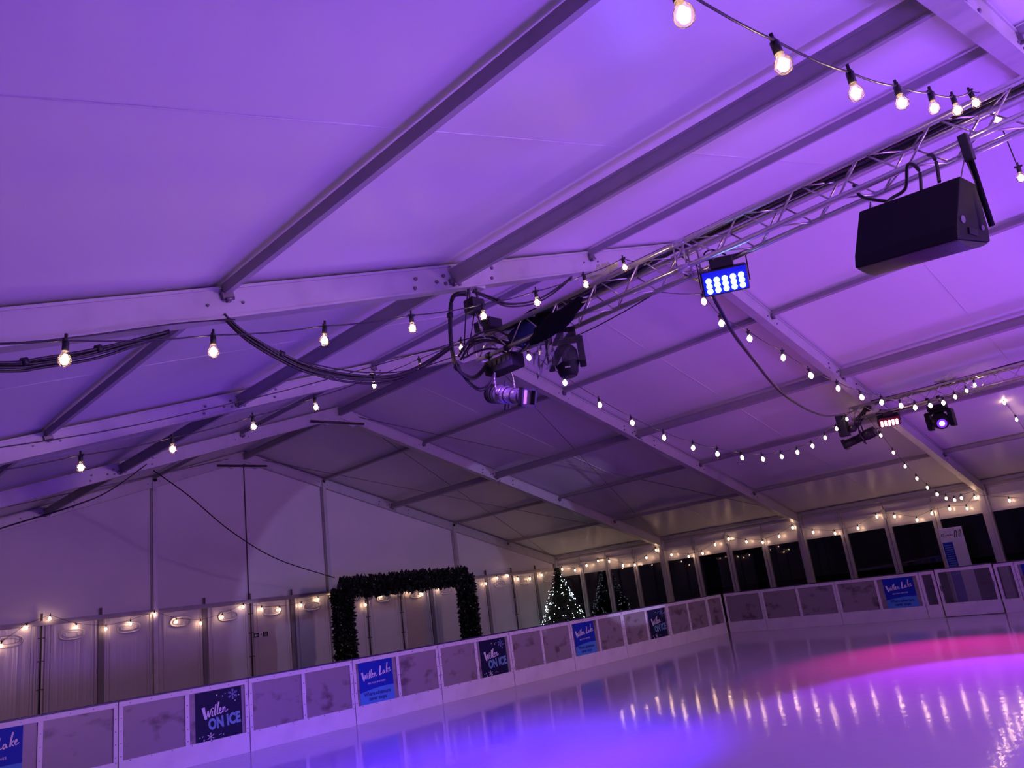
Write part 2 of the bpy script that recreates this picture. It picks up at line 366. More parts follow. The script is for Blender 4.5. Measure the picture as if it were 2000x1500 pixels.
# moulded lower panels
def lower_panel_mesh():
    prof = [(-0.60, 0), (-0.555, 0), (-0.535, -0.035), (-0.50, -0.035), (-0.485, -0.012), (-0.44, -0.012), (-0.42, -0.03), (0.42, -0.03), (0.44, -0.012), (0.485, -0.012), (0.50, -0.035), (0.535, -0.035), (0.555, 0), (0.60, 0)]
    q = MB(); n = len(prof)
    vs = [(x, y, 0.0) for x, y in prof]+[(x, y, 2.47) for x, y in prof]
    q.add(vs, [(i, i+1, n+i+1, n+i) for i in range(n-1)])
    q.add([(x, y+0.02, z) for x, y, z in vs], [(i, n+i, n+i+1, i+1) for i in range(n-1)])
    return q.mesh('lower_panel', M['panelw'], fix=False)
LP = lower_panel_mesh()
def ring_mesh():
    q = MB(); pts = []
    for i in range(29):
        a = 2*math.pi*i/28; c, s_ = math.cos(a), math.sin(a)
        pts.append((0.26*math.copysign(abs(c)**0.7, c), 0, 0.115*math.copysign(abs(s_)**0.8, s_)))
    q.tube(pts, 0.022, 6)
    pts = [(p[0]*0.62, 0.004, p[2]*0.5) for p in pts]; q.tube(pts, 0.010, 5)
    for sx in (-1, 1): q.lathe([(0, 0.045), (-0.012, 0.045), (-0.014, 0.03), (-0.004, 0.02)], (sx*0.15, -0.002, 0), (0, 1, 0), 12)
    q.box((0, 0.005, 0.15), (0.34, 0.016, 0.012))
    return q.mesh('oval_moulding', M['ring'])
RG = ring_mesh()
for i in range(20):
    x = -12.5+1.25*i+0.625
    p = obj('lower_panel', LP, we, (x, 0.0, 0))
    obj('oval_moulding', RG, p, (0, -0.045, 2.21))
for i in range(1, 20):
    x = -12.5+1.25*i
    if abs(x) in (2.5, 7.5): continue
    if abs(x) in (5, 0, 3.75, 10) and x != -3.75:
        q = MB(); q.cyl((x, -0.055, 0), (x, -0.055, 2.5), 0.018, n=6)
        for z in (0.5, 1.1, 1.7, 2.2): q.box((x, -0.055, z), (0.14, 0.03, 0.022))
        q.build('lock_bar', M['dark'], we)
        MB().bbox((x-0.03, -0.02, 0), (x+0.03, -0.004, 2.47)).build('joint_strip', M['panelw'], we)
    else:
        MB().bbox((x-0.055, -0.04, 0), (x+0.055, -0.004, 2.47)).build('joint_strip', M['strip'], we)
    MB().bbox((x-0.02, -0.06, 2.58), (x+0.02, -0.03, 2.74)).build('rail_spike', M['dark'], we)

# window wall on the right
wr = tag(empty('wall_right'), kind='structure')
for k in range(4):
    y0, y1 = -5*k-0.11, -5*k-4.89
    q = MB(); q.bbox((12.50, y0, 2.62), (12.515, y1, 2.98)); q.build('valance', M['gable'], wr)
    q = MB(); q.bbox((12.42, y0, 2.54), (12.54, y1, 2.62)); q.build('wall_rail', M['alu'], wr)
    MB().bbox((12.44, y0, 2.80), (12.50, y1, 2.84)).build('curtain_track', M['alu'], wr)
nwin = 0
for i in range(15):
    ya = -1.25*i; yb = ya-1.25; nwin += 1
    wn = tag(empty('window_%d' % nwin, (12.5, (ya+yb)/2, 0)), kind='structure')
    h = 0.625-0.008
    for s in (-1, 1):
        q = MB(); q.bbox((-0.045, s*h, 0), (0.045, s*(h-0.085), 2.54)); q.bbox((-0.055, s*(h-0.02), 0), (-0.045, s*(h-0.06), 2.54))
        q.build('frame_post', M['alu'], wn)
    q = MB(); q.bbox((-0.03, -h+0.085, 2.20), (0.03, h-0.085, 2.27)); q.bbox((-0.03, -h+0.085, 0.0), (0.03, h-0.085, 0.08)); q.build('cross_bar', M['alu'], wn)
    MB().bbox((-0.006, -h+0.08, 2.27), (0.006, h-0.08, 2.54)).build('top_panel', M['panelw'], wn)
    MB().bbox((-0.004, -h+0.08, 0.08), (0.004, h-0.08, 2.20)).build('pane', M['glass'], wn)
    if i % 4:
        q = MB(); q.box((-0.06, 0.625, 2.57), (0.07, 0.10, 0.26)); q.cyl((-0.06, 0.625, 2.7), (-0.06, 0.625, 2.86), 0.018, n=6)
        q.build('post_head', M['alud'], wn, bevel=0.01)
q = MB(); q.bbox((12.5, -18.75, 0), (12.52, -35, 2.98)); q.build('solid_panel', M['gable'], wr)
wl = MB().bbox((-12.52, 0, 0), (-12.5, -35, 2.98)).build('wall_left', M['gable']); tag(wl, kind='structure')
q = MB(); q.prism([(-12.5, 0), (12.5, 0), (12.5, 2.98), (0, ZR+.1), (-12.5, 2.98)], 1, -35.02, -35.0); tag(q.build('wall_back', M['gable']), kind='structure')

# ------------------------------------------------------------------ rink boards
def board(x0, x1, label, splits=1, pm='milky', rot=None, org=None, gate=False):
    """local frame: runs along +X from 0 to length, front faces -Y"""
    L = x1-x0
    t = tag(empty('rink_board' if not gate else 'rink_gate'), label, 'rink barrier' if not gate else 'gate', 'rink barrier sections' if not gate else None)
    t.location = org; t.rotation_euler = (0, 0, rot)
    g = 0.006
    MB().bbox((g, 0, 0.0), (L-g, 0.05, 0.285)).build('kick_plate', M['white'], t, bevel=0.006)
    MB().bbox((g, 0, 0.965), (L-g, 0.05, 1.035)).build('top_rail', M['white'], t, bevel=0.004)
    MB().bbox((0, -0.01, 1.036), (L, 0.065, 1.056)).build('rail_cap', M['navy'], t, bevel=0.004)
    n = splits; pw = L/n
    for i in range(n+1):
        c = i*pw
        a, b_ = (c-0.03, c+0.03)
        if i == 0: a, b_ = g, 0.06
        if i == n: a, b_ = L-0.06, L-g
        MB().bbox((a, 0.0, 0.285), (b_, 0.05, 0.965)).build('upright', M['white'], t)
    for i in range(n):
        MB().bbox((i*pw+0.025, 0.022, 0.27), ((i+1)*pw-0.025, 0.034, 0.98)).build('panel', M[pm], t)
    q = MB()
    for i in range(n+1):
        for z in (0.34, 0.50, 0.66, 0.82):
            for dx in ((0.035,) if i == 0 else (-0.035,) if i == n else (0.0,)):
                q.cyl((i*pw+dx, 0.002, z), (i*pw+dx, -0.004, z), 0.008, n=6)
    j = 0.15
    while j < L:
        q.cyl((j, 0.002, 0.27), (j, -0.004, 0.27), 0.008, n=6); q.cyl((j, 0.002, 1.0), (j, -0.004, 1.0), 0.008, n=6); j += 0.28
    tag(q.build('bolts', M['bolt'], t), kind='stuff')
    return t
YB = -8.75
secs = [(-9.95, -8.09, 'rink barrier section at the bottom left corner, mostly out of frame'),
        (-8.09, -6.23, 'rink barrier section holding the leftmost blue poster'),
        (-6.23, -4.37, 'stained rink barrier section with the largest navy snowflake poster'),
        (-4.37, -2.51, 'empty stained rink barrier section below the exit sign'),
        (-2.51, -0.65, 'rink barrier section with the blue poster below the left leg of the leafy arch'),
        (-0.65, 1.21, 'rink barrier section with the navy poster below the right leg of the leafy arch'),
        (1.21, 3.07, 'empty rink barrier section just right of the navy poster below the arch'),
        (3.07, 4.93, 'rink barrier section with the blue poster below the lit fir tree'),
        (4.93, 6.79, 'rink barrier section with the smallest navy poster, right of the fir tree'),
        (6.79, 8.65, 'plain rink barrier section next to the corner of the rink')]
for a, b_, l in secs: board(a, b_, l, 2, org=(a, YB, 0), rot=0)
board(8.65, 9.43, 'narrow end section of rink barrier filling the far corner', 1, org=(8.65, YB, 0), rot=0)
XB = 9.45
secs2 = [(-8.80, -9.93, 1, 'milky', 'first barrier section right of the rink corner under the windows'),
         (-9.93, -11.97, 2, 'milky', 'two-panel barrier section under the windows, between the corner section and the blue poster section'),
         (-11.97, -13.98, 2, 'milky', 'barrier section under the windows carrying the blue poster beside the gate'),
         (-13.98, -14.32, 1, 'clearpanel', 'narrow dark barrier panel between blue poster and gate'),
         (-15.55, -15.95, 1, 'clearpanel', 'narrow dark barrier panel just right of the gate'),
         (-15.95, -17.8, 2, 'milky', 'barrier section at the right edge of the picture'),
         (-17.8, -19.7, 2, 'milky', 'barrier section beyond the right edge')]
for a, b_, n, pm, l in secs2: board(0, a-b_, l, n, pm, org=(XB, a, 0), rot=-math.pi/2)
gt = board(0, 1.19, 'white framed rink gate with a clear dark panel', 1, 'clearpanel', org=(XB-0.005, -14.34, 0.012), rot=-math.pi/2, gate=True)
q = MB(); q.box((0.06, -0.012, 0.62), (0.03, 0.02, 0.12)); q.box((1.13, -0.012, 0.62), (0.03, 0.02, 0.12)); q.build('hinge', M['bolt'], gt)

# ------------------------------------------------------------------ posters
def text_mesh(s, size, mt, bold=0.0, xs_=1.0, spacing=1.0, shear=0.0):
    cu = bpy.data.curves.new('t', 'FONT'); cu.body = s; cu.size = size; cu.offset = bold; cu.align_x = 'CENTER'
    cu.space_character = spacing; cu.shear = shear; cu.resolution_u = 3; cu.fill_mode = 'FRONT'
    o = bpy.data.objects.new('t', cu); C.objects.link(o)
    dg = bpy.context.evaluated_depsgraph_get(); me = bpy.data.meshes.new_from_object(o.evaluated_get(dg))
    bpy.data.objects.remove(o); me.transform(Matrix.Rotation(math.pi/2, 4, 'X') @ Matrix.Diagonal((xs_, 1, 1, 1)))
    me.materials.clear(); me.materials.append(mt); return me
def stroke(q, pts, w0, w1=None, y=0.0):
    w1 = w0 if w1 is None else w1
    p = [Vector((a, b_, 0)) for a, b_ in pts]
    if len(p) > 2: p = spline(p, 5)
    vs = []
    for i, c in enumerate(p):
        d = p[min(i+1, len(p)-1)]-p[max(i-1, 0)]; n = Vector((-d.y, d.x, 0)).normalized()
        w_ = (w0+(w1-w0)*i/(len(p)-1))/2
        for s in (-1, 1): vs.append((c.x+n.x*w_*s, y, c.y+n.y*w_*s))
    q.add(vs, [(2*i, 2*i+1, 2*i+3, 2*i+2) for i in range(len(p)-1)])
WILLEN = [([(0.0, 1.02), (0.10, 0.5), (0.24, 0.0)], .20, .13), ([(0.24, 0.0), (0.34, 0.35), (0.42, 0.66)], .07, .05), ([(0.42, 0.66), (0.46, 0.35), (0.52, 0.12)], .10, .08),
          ([(0.52, 0.12), (0.62, 0.42), (0.72, 0.78)], .06, .05), ([(0.80, 0.52), (0.77, 0.2), (0.88, 0.14)], .09, .06), ([(0.84, 0.72), (0.89, 0.78)], .08, .08),
          ([(1.14, 1.02), (1.02, 0.5), (1.0, 0.2), (1.12, 0.16)], .09, .07), ([(1.40, 1.14), (1.26, 0.6), (1.23, 0.22), (1.36, 0.20)], .10, .07),
          ([(1.40, 0.36), (1.56, 0.46), (1.54, 0.62), (1.43, 0.50), (1.43, 0.26), (1.56, 0.17), (1.70, 0.28)], .08, .06),
          ([(1.76, 0.60), (1.74, 0.2)], .09, .08), ([(1.74, 0.32), (1.87, 0.60), (1.94, 0.48), (1.93, 0.24), (2.03, 0.2), (2.2, 0.34)], .06, .05)]
LAKE = [([(2.72, 1.20), (2.62, 0.7), (2.52, 0.16)], .16, .14), ([(2.50, 0.16), (2.75, 0.22), (2.98, 0.32)], .10, .05), ([(3.22, 0.56), (3.06, 0.52), (3.02, 0.30), (3.12, 0.22), (3.25, 0.52)], .08, .06), ([(3.26, 0.54), (3.27, 0.26), (3.38, 0.28)], .08, .06),
        ([(3.76, 1.40), (3.62, 0.8), (3.55, 0.22)], .11, .09), ([(3.57, 0.44), (3.72, 0.56), (3.84, 0.70)], .07, .06), ([(3.62, 0.50), (3.72, 0.34), (3.84, 0.22)], .07, .06),
        ([(3.90, 0.46), (4.06, 0.56), (4.04, 0.72), (3.93, 0.60), (3.93, 0.36), (4.06, 0.28), (4.24, 0.42)], .08, .05)]
def script_mesh(strokes, sc_, ox, oz):
    q = MB()
    for i, (p, a, b_) in enumerate(strokes):
        stroke(q, [(x*sc_+ox, z*sc_+oz+0.09*x*sc_) for x, z in p], a*sc_*1.45, b_*sc_*1.45, -0.0003*i)
    return q.mesh('lettering', M['pwhite'], fix=False)
def flake(q, cx, cz, r, fat=0.12, branch=True, y=0.0):
    for i in range(6):
        a = math.pi/6+i*math.pi/3; d = Vector((math.cos(a), math.sin(a), 0))
        stroke(q, [(cx, cz), (cx+d.x*r, cz+d.y*r)], r*fat, r*fat*(1.0 if branch else 2.2), y-0.0002*i)
        if branch:
            for f in (0.5, 0.78):
                for s in (-1, 1):
                    e = Vector((math.cos(a+s*0.9), math.sin(a+s*0.9), 0))
                    stroke(q, [(cx+d.x*r*f, cz+d.y*r*f), (cx+d.x*r*f+e.x*r*0.28, cz+d.y*r*f+e.y*r*0.28)], r*0.10, r*0.10, y-0.0015-0.0001*(i*4+s))
def dot(q, x, z, r, y=0.0):
    q.add([(x+r*math.cos(k*math.pi/4), y, z+r*math.sin(k*math.pi/4)) for k in range(8)], [tuple(range(8))])
PW = 0.70; Y0 = -0.003
# meshes shared by all posters of a kind
SHEET_N = MB().bbox((-PW/2, -0.002, 0.255), (PW/2, 0.002, 0.958)).mesh('sheet', M['pnavy'])
SHEET_B = MB().bbox((-PW/2, -0.002, 0.255), (PW/2, 0.002, 0.968)).mesh('sheet', M['pblue'])
ICE_T = script_mesh(WILLEN, 0.168, -0.235, 0.575)
ICE_O = text_mesh('ON ICE', 0.205, M['pice'], 0.010, 0.70, 1.02)
q = MB(); flake(q, 0.215, 0.86, 0.075, 0.11, True); ICE_F1 = q.mesh('snowflake', M['pflake'], fix=False)
q = MB(); flake(q, -0.13, 0.335, 0.055, 0.10, False); ICE_F2 = q.mesh('snowflake', M['pwhite'], fix=False)
q = MB()
for x, z, r in ((-0.03, .885, .011), (.06, .86, .009), (.10, .885, .008), (.31, .835, .008), (.25, .765, .009), (-.29, .345, .008), (-.25, .355, .008), (-.23, .30, .012), (0.0, .335, .006), (.02, .345, .008), (.06, .33, .007)): dot(q, x, z, r)
ICE_D = q.mesh('snow_dots', M['pwhite'], fix=False)
LAKE_T = script_mesh(WILLEN+LAKE, 0.140, -0.285, 0.66)
LAKE_M = text_mesh('MILTON KEYNES', 0.040, M['pwhite'], 0.0008, 1.0, 1.25)
LAKE_A = text_mesh('Where adventure', 0.088, M['pslogan'], 0.003, 0.86)
LAKE_B = text_mesh('never stops', 0.088, M['pslogan'], 0.003, 0.86)
n = 16; vs = []
for i in range(n+1):
    x = -PW/2+PW*i/n; vs += [(x, -0.0026, 0.255), (x, -0.0026, 0.475+0.055*math.sin(min(1, (i/n)*1.15)*math.pi*0.55))]
WAVE = MB().add(vs, [(2*i, 2*i+2, 2*i+3, 2*i+1) for i in range(n)]).mesh('wave', M['psky'], fix=False)
def poster(kind, label, loc, rot):
    t = tag(empty('rink_poster', loc, rot), label, 'poster', 'posters on the rink barrier')
    if kind == 'ice':
        obj('sheet', SHEET_N, t); obj('script_lettering', ICE_T, t, (0, Y0-0.0006, 0)); obj('block_lettering', ICE_O, t, (0.085, Y0, 0.445), (0, -0.07, 0))
        obj('snowflake', ICE_F1, t, (0, Y0, 0)); obj('snowflake', ICE_F2, t, (0, Y0, 0)); obj('snow_dots', ICE_D, t, (0, Y0, 0))
    else:
        obj('sheet', SHEET_B, t); obj('wave', WAVE, t); obj('script_lettering', LAKE_T, t, (0, Y0-0.0006, 0)); obj('small_lettering', LAKE_M, t, (0, Y0, 0.60), (0, -0.03, 0))
        obj('slogan_line', LAKE_A, t, (0.0, Y0-0.001, 0.415)); obj('slogan_line', LAKE_B, t, (0.0, Y0-0.001, 0.335))
    return t
yp = YB+0.018
poster('lake', 'blue lake poster cut off at the bottom left corner', (-7.70, yp, 0), 0)
poster('ice', 'largest navy snowflake poster on the rink barrier', (-4.83, yp, 0), 0)
poster('lake', 'blue lake poster below the left leg of the leafy arch', (-2.04, yp, 0), 0)
poster('ice', 'navy snowflake poster below the right leg of the leafy arch', (0.74, yp, 0), 0)
poster('lake', 'blue lake poster below the lit fir tree', (3.53, yp, 0), 0)
poster('ice', 'smallest navy snowflake poster, near the rink corner', (6.32, yp, 0), 0)
poster('lake', 'blue lake poster left of the rink gate', (XB+0.018, -13.48, 0), -math.pi/2)
poster('lake', 'blue lake poster at the right edge, right of the gate', (XB+0.018, -16.42, 0), -math.pi/2)

# ------------------------------------------------------------------ festoon strings
BG = MB().lathe([(0, 0.012), (-0.012, 0.016), (-0.026, 0.026), (-0.045, 0.030), (-0.062, 0.025), (-0.073, 0.012), (-0.076, 0.002)], n=14).mesh('bulb', M['bulbglass'])
FI = MB().lathe([(0, 0.006), (-0.022, 0.021), (-0.044, 0.012)], (0, 0, -0.016), n=6).mesh('filament', M['filament'])
BF = MB().lathe([(0, 0.010), (-0.026, 0.027), (-0.052, 0.027), (-0.074, 0.008)], n=6).mesh('bulb', M['bulblit'])
HD = MB()
HD.cyl((0, 0, 0.0), (0, 0, 0.05), 0.0155, n=10); HD.cyl((0, 0, 0.05), (0, 0, 0.062), 0.013, 0.009, n=8); HD.box((0, 0, 0.052), (0.05, 0.012, 0.012)); HD.box((0, 0, 0.07), (0.010, 0.012, 0.03))
HD = HD.mesh('bulb_holder', M['socket'])
def festoon(label, bulbs, pre=(), post=(), tilt=0.0, wire=0.0045, far=False):
    """bulbs: centres of the glass bulbs"""
    t = tag(empty('festoon_string'), label, 'string lights', 'festoon strings of warm bulbs')
    top = []
    for i, c in enumerate(bulbs):
        c = Vector(c); a = random.uniform(-0.12, 0.12); b_ = tilt+random.uniform(-0.10, 0.10)
        e = (a, b_, random.uniform(0, 3))
        base = c+Vector((0, 0, 0.042))
        obj('bulb_holder', HD, t, base, e)
        g = obj('bulb', BF if far else BG, t, base, e)
        if not far: obj('filament', FI, g)
        top.append(base+Vector((0, 0, 0.052)))
    pts = [Vector(p) for p in pre]+top+[Vector(p) for p in post]
    path = [pts[0]]
    for p0, p1 in zip(pts[:-1], pts[1:]):
        L = (p1-p0).length; d = 0.018*L
        for k in range(1, 5):
            f = k/4; path.append(p0.lerp(p1, f)-Vector((0, 0, 4*f*(1-f)*d)))
    MB().tube(path, wire, 5).build('cable', M['cable'], t)
    return t
yA, yB_, yC = -19.92, -16.93, -14.68
def row(y, xz): return [(x, y, z) for x, z in xz]
festoon('nearest festoon string, large bulbs rising to the truss at top right',
        row(yA, [(-9.15, 2.98), (-8.55, 3.09), (-7.94, 3.21), (-7.24, 3.40), (-6.58, 3.62), (-5.94, 3.85), (-5.37, 4.06), (-4.72, 4.37)]), pre=[(-12.2, yA, 2.6), (-10.5, yA, 2.8)], post=[(-4.42, yA, 4.58)])
festoon('short festoon run dropping from the near truss at the right picture edge',
        row(yA, [(-4.02, 4.52), (-3.85, 4.10), (-3.3, 3.9), (-2.6, 3.75)]), pre=[(-4.13, yA, 4.58)], post=[(-1.5, yA, 3.6), (2, yA, 3.5), (6.1, yA, 4.5)])
festoon('festoon string crossing the left middle in front of black cables, up to the near truss',
        row(yB_, [(-9.17, 3.01), (-8.47, 3.14), (-7.79, 3.30), (-7.12, 3.48), (-6.45, 3.68), (-5.84, 3.90), (-5.18, 4.18), (-4.55, 4.48)]), pre=[(-12.4, yB_, 2.9), (-9.95, yB_, 2.98)], post=[(-4.37, yB_, 4.58)])
festoon('festoon string sagging from the blue panel lamp to the far truss',
        row(yB_, [(-3.22, 4.38), (-2.95, 4.18), (-2.39, 4.09), (-1.65, 3.96), (-1.01, 3.81), (-0.26, 3.72), (0.46, 3.66), (1.18, 3.65), (1.93, 3.66), (2.56, 3.68), (3.31, 3.77), (4.07, 3.88), (4.85, 4.05), (5.68, 4.24), (6.37, 4.42)]), pre=[(-4.12, yB_, 4.33)], post=[(6.5, yB_, 4.60)], far=True)
festoon('short festoon run right of the far truss at the right edge',
        row(yB_, [(7.6, 4.58), (8.25, 4.22), (8.85, 3.90), (9.4, 3.55)]), pre=[(6.5, yB_, 4.60)], post=[(10.2, yB_, 3.2), (12.3, yB_, 2.8)], far=True)
festoon('lower left festoon string climbing to the near truss end',
        row(yC, [(-8.45, 2.99), (-7.80, 3.15), (-7.12, 3.37), (-6.51, 3.59), (-5.85, 3.86), (-5.24, 4.12), (-4.63, 4.42)]), pre=[(-12.4, yC, 2.85), (-9.2, yC, 2.92)], post=[(-4.42, yC, 4.58)])
festoon('long festoon string sagging between the two truss ends over the ice',
        row(yC, [(-3.55, 4.44), (-2.95, 4.18), (-2.32, 3.94), (-1.68, 3.74), (-0.98, 3.57), (-0.27, 3.45), (0.38, 3.38), (1.10, 3.34), (1.78, 3.34), (2.47, 3.40), (3.12, 3.50), (3.79, 3.64), (4.45, 3.83), (5.08, 4.04), (5.71, 4.28)]), pre=[(-4.13, yC, 4.58)], post=[(6.05, yC, 4.45)], far=True)
festoon('festoon string dropping from the far truss towards the window wall',
        row(yC, [(6.75, 4.40), (7.35, 4.02), (7.85, 3.66), (8.36, 3.36), (8.91, 3.09), (9.47, 2.88), (9.99, 2.72), (10.6, 2.62), (11.2, 2.58), (11.8, 2.62)]), pre=[(6.35, yC, 4.50)], post=[(12.35, yC-0.2, 2.78)], far=True)
festoon('festoon string swagged along the top of the gable wall panels',
        [(x, -0.14, z) for x, z in [(-6.4, 2.25), (-5.79, 2.13), (-5.32, 2.46), (-4.86, 2.60), (-4.31, 2.35), (-3.67, 2.23), (-3.12, 2.29), (-2.55, 2.44), (-2.02, 2.21), (-1.40, 2.10), (-0.83, 2.19), (-0.24, 2.39), (0.28, 2.27), (0.81, 2.21), (1.48, 2.26), (2.03, 2.37), (2.49, 2.45), (3.05, 2.2), (3.63, 2.06), (4.21, 2.26), (4.75, 2.38), (5.29, 2.30), (5.81, 2.17), (6.50, 2.27), (7.16, 2.42), (7.6, 2.38), (8.05, 2.33), (8.61, 2.27), (9.18, 2.42), (9.70, 2.46), (10.21, 2.31), (10.82, 2.27), (11.46, 2.35)]],
        pre=[(-12.3, -0.2, 2.45), (-9, -0.2, 2.3)], post=[(12.2, -0.25, 2.5)], far=True)
festoon('festoon string swagged along the top of the window wall',
        [(12.30, y, z) for y, z in [(-0.45, 2.47), (-1.08, 2.36), (-1.68, 2.46), (-2.25, 2.56), (-2.76, 2.48), (-3.34, 2.26), (-3.85, 2.22), (-4.4, 2.4), (-4.85, 2.60), (-5.44, 2.37), (-6.09, 2.23), (-6.63, 2.26), (-7.14, 2.47), (-7.67, 2.58), (-8.26, 2.40), (-8.80, 2.31), (-9.37, 2.41), (-9.85, 2.60), (-10.44, 2.37), (-11.07, 2.25), (-11.75, 2.29), (-12.33, 2.52), (-12.80, 2.45), (-13.34, 2.27), (-13.75, 2.38), (-14.2, 2.42), (-14.6, 2.36), (-14.85, 2.60), (-15.58, 2.39), (-16.2, 2.25), (-16.8, 2.4), (-17.4, 2.5)]],
        pre=[(12.25, -0.2, 2.55)], post=[(12.3, -19, 2.5)], far=True)

# ------------------------------------------------------------------ trusses
TZ = 4.435; HC = 0.12
def truss(label, x, y0, y1, joint):
    t = tag(empty('lighting_truss', (x, y0, TZ)), label, 'truss', 'aluminium lighting trusses')
    L = y0-y1
    for sx in (-1, 1):
        for sz in (-1, 1):
            MB().cyl((sx*HC, 0, sz*HC), (sx*HC, -L, sz*HC), 0.025, n=12).build('chord', M['steel'], t)
    n = int(L/0.26); st = L/n
    faces = [((-HC, -HC), (-HC, HC)), ((HC, HC), (HC, -HC)), ((-HC, -HC), (HC, -HC)), ((HC, HC), (-HC, HC))]
    for fi, (a, b_) in enumerate(faces):
        me = {}
        for par in (0, 1):
            p, r_ = (a, b_) if par == 0 else (b_, a)
            me[par] = MB().cyl((p[0], -0.02, p[1]), (r_[0], -st+0.02, r_[1]), 0.008, n=6).mesh('brace', M['steel'])
        for i in range(n): obj('brace', me[i % 2], t, (0, -i*st, 0))
    for yy in (0.0, joint, joint-0.10, -L):
        q = MB()
        for a, b_ in faces: q.cyl((a[0], yy, a[1]), (b_[0], yy, b_[1]), 0.010, n=6)
        q.build('end_frame', M['steel'], t)
    for sx in (-1, 1):
        for sz in (-1, 1):
            q = MB(); q.cyl((sx*HC, joint+0.03, sz*HC), (sx*HC, joint-0.13, sz*HC), 0.031, n=10)
            q.cyl((sx*HC-0.045, joint-0.02, sz*HC), (sx*HC+0.045, joint-0.02, sz*HC), 0.008, n=6); q.cyl((sx*HC-0.045, joint-0.08, sz*HC), (sx*HC+0.045, joint-0.08, sz*HC), 0.008, n=6)
            q.build('coupler', M['steel'], t)
    return t
T1X, T2X = -4.25, 6.25
truss('nearer aluminium lighting truss with loudspeaker and moving head', T1X, -14.64, -23.0, -2.72)
truss('farther aluminium lighting truss over the right of the ice', T2X, -14.62, -23.0, -3.5)
def loom(label, x, y0, y1, n, seed):
    rd = random.Random(seed); t = tag(empty('cable_loom', (x, y0, TZ+HC)), label, 'cables')
    for i in range(n):
        ox = rd.uniform(-0.07, 0.07); oz = 0.018+0.02*(i % 2)
        pts = []; k = 0; yy = 0
        while y0+yy > y1:
            pts.append((ox+rd.uniform(-0.03, 0.03), yy, oz+rd.uniform(-0.010, 0.012))); yy -= 0.45
        MB().tube(spline(pts, 4), 0.019, 6).build('cable', M['cable'], t)
    return t
loom('black cables lying along the top of the nearer truss', T1X, -15.0, -22.9, 8, 3)
loom('black cables lying along the top of the farther truss', T2X, -15.0, -22.9, 7, 4)

def clamp(q, x, y, z, h):
    """hook clamp on a chord at height z, stem down by h"""
    q.cyl((x, y-0.03, z), (x, y+0.03, z), 0.036, n=10); q.cyl((x, y, z-0.03), (x, y, z-h), 0.010, n=6)

# ---- black moving head under the nearer truss
def moving_head(label, loc, rz, lens=None, cover=True):
    t = tag(empty('moving_head_light', loc, rz), label, 'stage light')
    q = MB(); q.bbox((-0.10, -0.17, -0.035), (0.10, 0.17, -0.14)); q.build('base', M['speakerbox'], t, bevel=0.02)
    q = MB()
    for s in (-1, 1):
        q.prism([(-0.10, -0.16), (0.10, -0.16), (0.115, -0.32), (0.09, -0.50), (-0.09, -0.50), (-0.115, -0.32)], 1, s*0.160, s*0.245)
    q.bbox((-0.10, -0.22, -0.15), (0.10, 0.22, -0.19)); q.build('yoke', M['speakerbox'], t, bevel=0.015)
    h = empty('head', (0, 0, -0.36), 0, t)
    prof = [(0.13, 0.02), (0.12, 0.10), (0.06, 0.150), (-0.08, 0.160), (-0.12, 0.150), (-0.15, 0.135), (-0.20, 0.13), (-0.245, 0.105), (-0.25, 0.095)]
    hb = MB().lathe(prof, n=20).build('head_shell', M['speakerbox'], t, (0, 0, -0.36))
    bpy.data.objects.remove(h)
    q = MB(); q.lathe([(-0.252, 0.088), (-0.258, 0.07), (-0.26, 0.0)], n=18); q.build('lens', M[lens+'rim'] if lens else M['blackm'], hb)
    if lens: MB().lathe([(-0.256, 0.05), (-0.266, 0.04), (-0.27, 0.0)], n=16).build('lens_core', M[lens], hb)
    for a in range(6):
        q = MB(); q.box((0.155*math.cos(a*math.pi/3), 0.155*math.sin(a*math.pi/3), -0.02), (0.02, 0.02, 0.10), Matrix.Rotation(a*math.pi/3, 3, 'Z'))
        q.build('cooling_fin', M['blackm'], hb)
    q = MB(); clamp(q, -0.12, -0.10, 0.085, 0.10); clamp(q, -0.12, 0.10, 0.085, 0.10); q.build('clamp', M['blackm'], t)
    return t, hb
mh, hb = moving_head('large black moving head light hanging from the nearer truss', (T1X, -15.83, 4.32), R(39))
mh.scale = (0.88, 0.80, 0.88)
for i in range(5):
    MB().box((-0.137, -0.03+0.014*i, -0.17), (0.006, 0.008, 0.012 if i % 2 else 0.016)).build('logo_mark', M['pwhite'], hb)
# black cloth bundled over its base
def cloth(label, name, c, dims, mt, seed, rot=(0, 0, 0)):
    rd = random.Random(seed); q = MB(); n, m_ = 14, 9; vs = []
    for i in range(m_+1):
        th = math.pi*i/m_
        for k in range(n):
            ph = 2*math.pi*k/n; f = 1+0.28*math.sin(3*ph+seed)*math.sin(2*th)+rd.uniform(-0.14, 0.14)
            vs.append((math.sin(th)*math.cos(ph)*dims[0]*f, math.sin(th)*math.sin(ph)*dims[1]*f, math.cos(th)*dims[2]*f))
    q.add(vs, [(i*n+k, (i+1)*n+k, (i+1)*n+(k+1) % n, i*n+(k+1) % n) for i in range(m_) for k in range(n)], True)
    return tag(q.build(name, mt, loc=c, rot=rot), label, 'cloth')
cloth('black cloth draped over the base of the large moving head', 'black_cloth', (T1X-0.19, -15.92, TZ-HC+0.0), (0.05, 0.40, 0.10), M['cloth'], 5, (R(-10), 0, 0))
cloth('dark blue cloth stuffed inside the nearer truss', 'blue_cloth', (T1X+0.02, -15.28, TZ-0.01), (0.09, 0.22, 0.12), M['bluecloth'], 9)
cloth('black cloth bulging above the nearer truss near its end', 'black_cloth', (T1X+0.05, -15.45, TZ+0.12), (0.10, 0.28, 0.10), M['cloth'], 11)
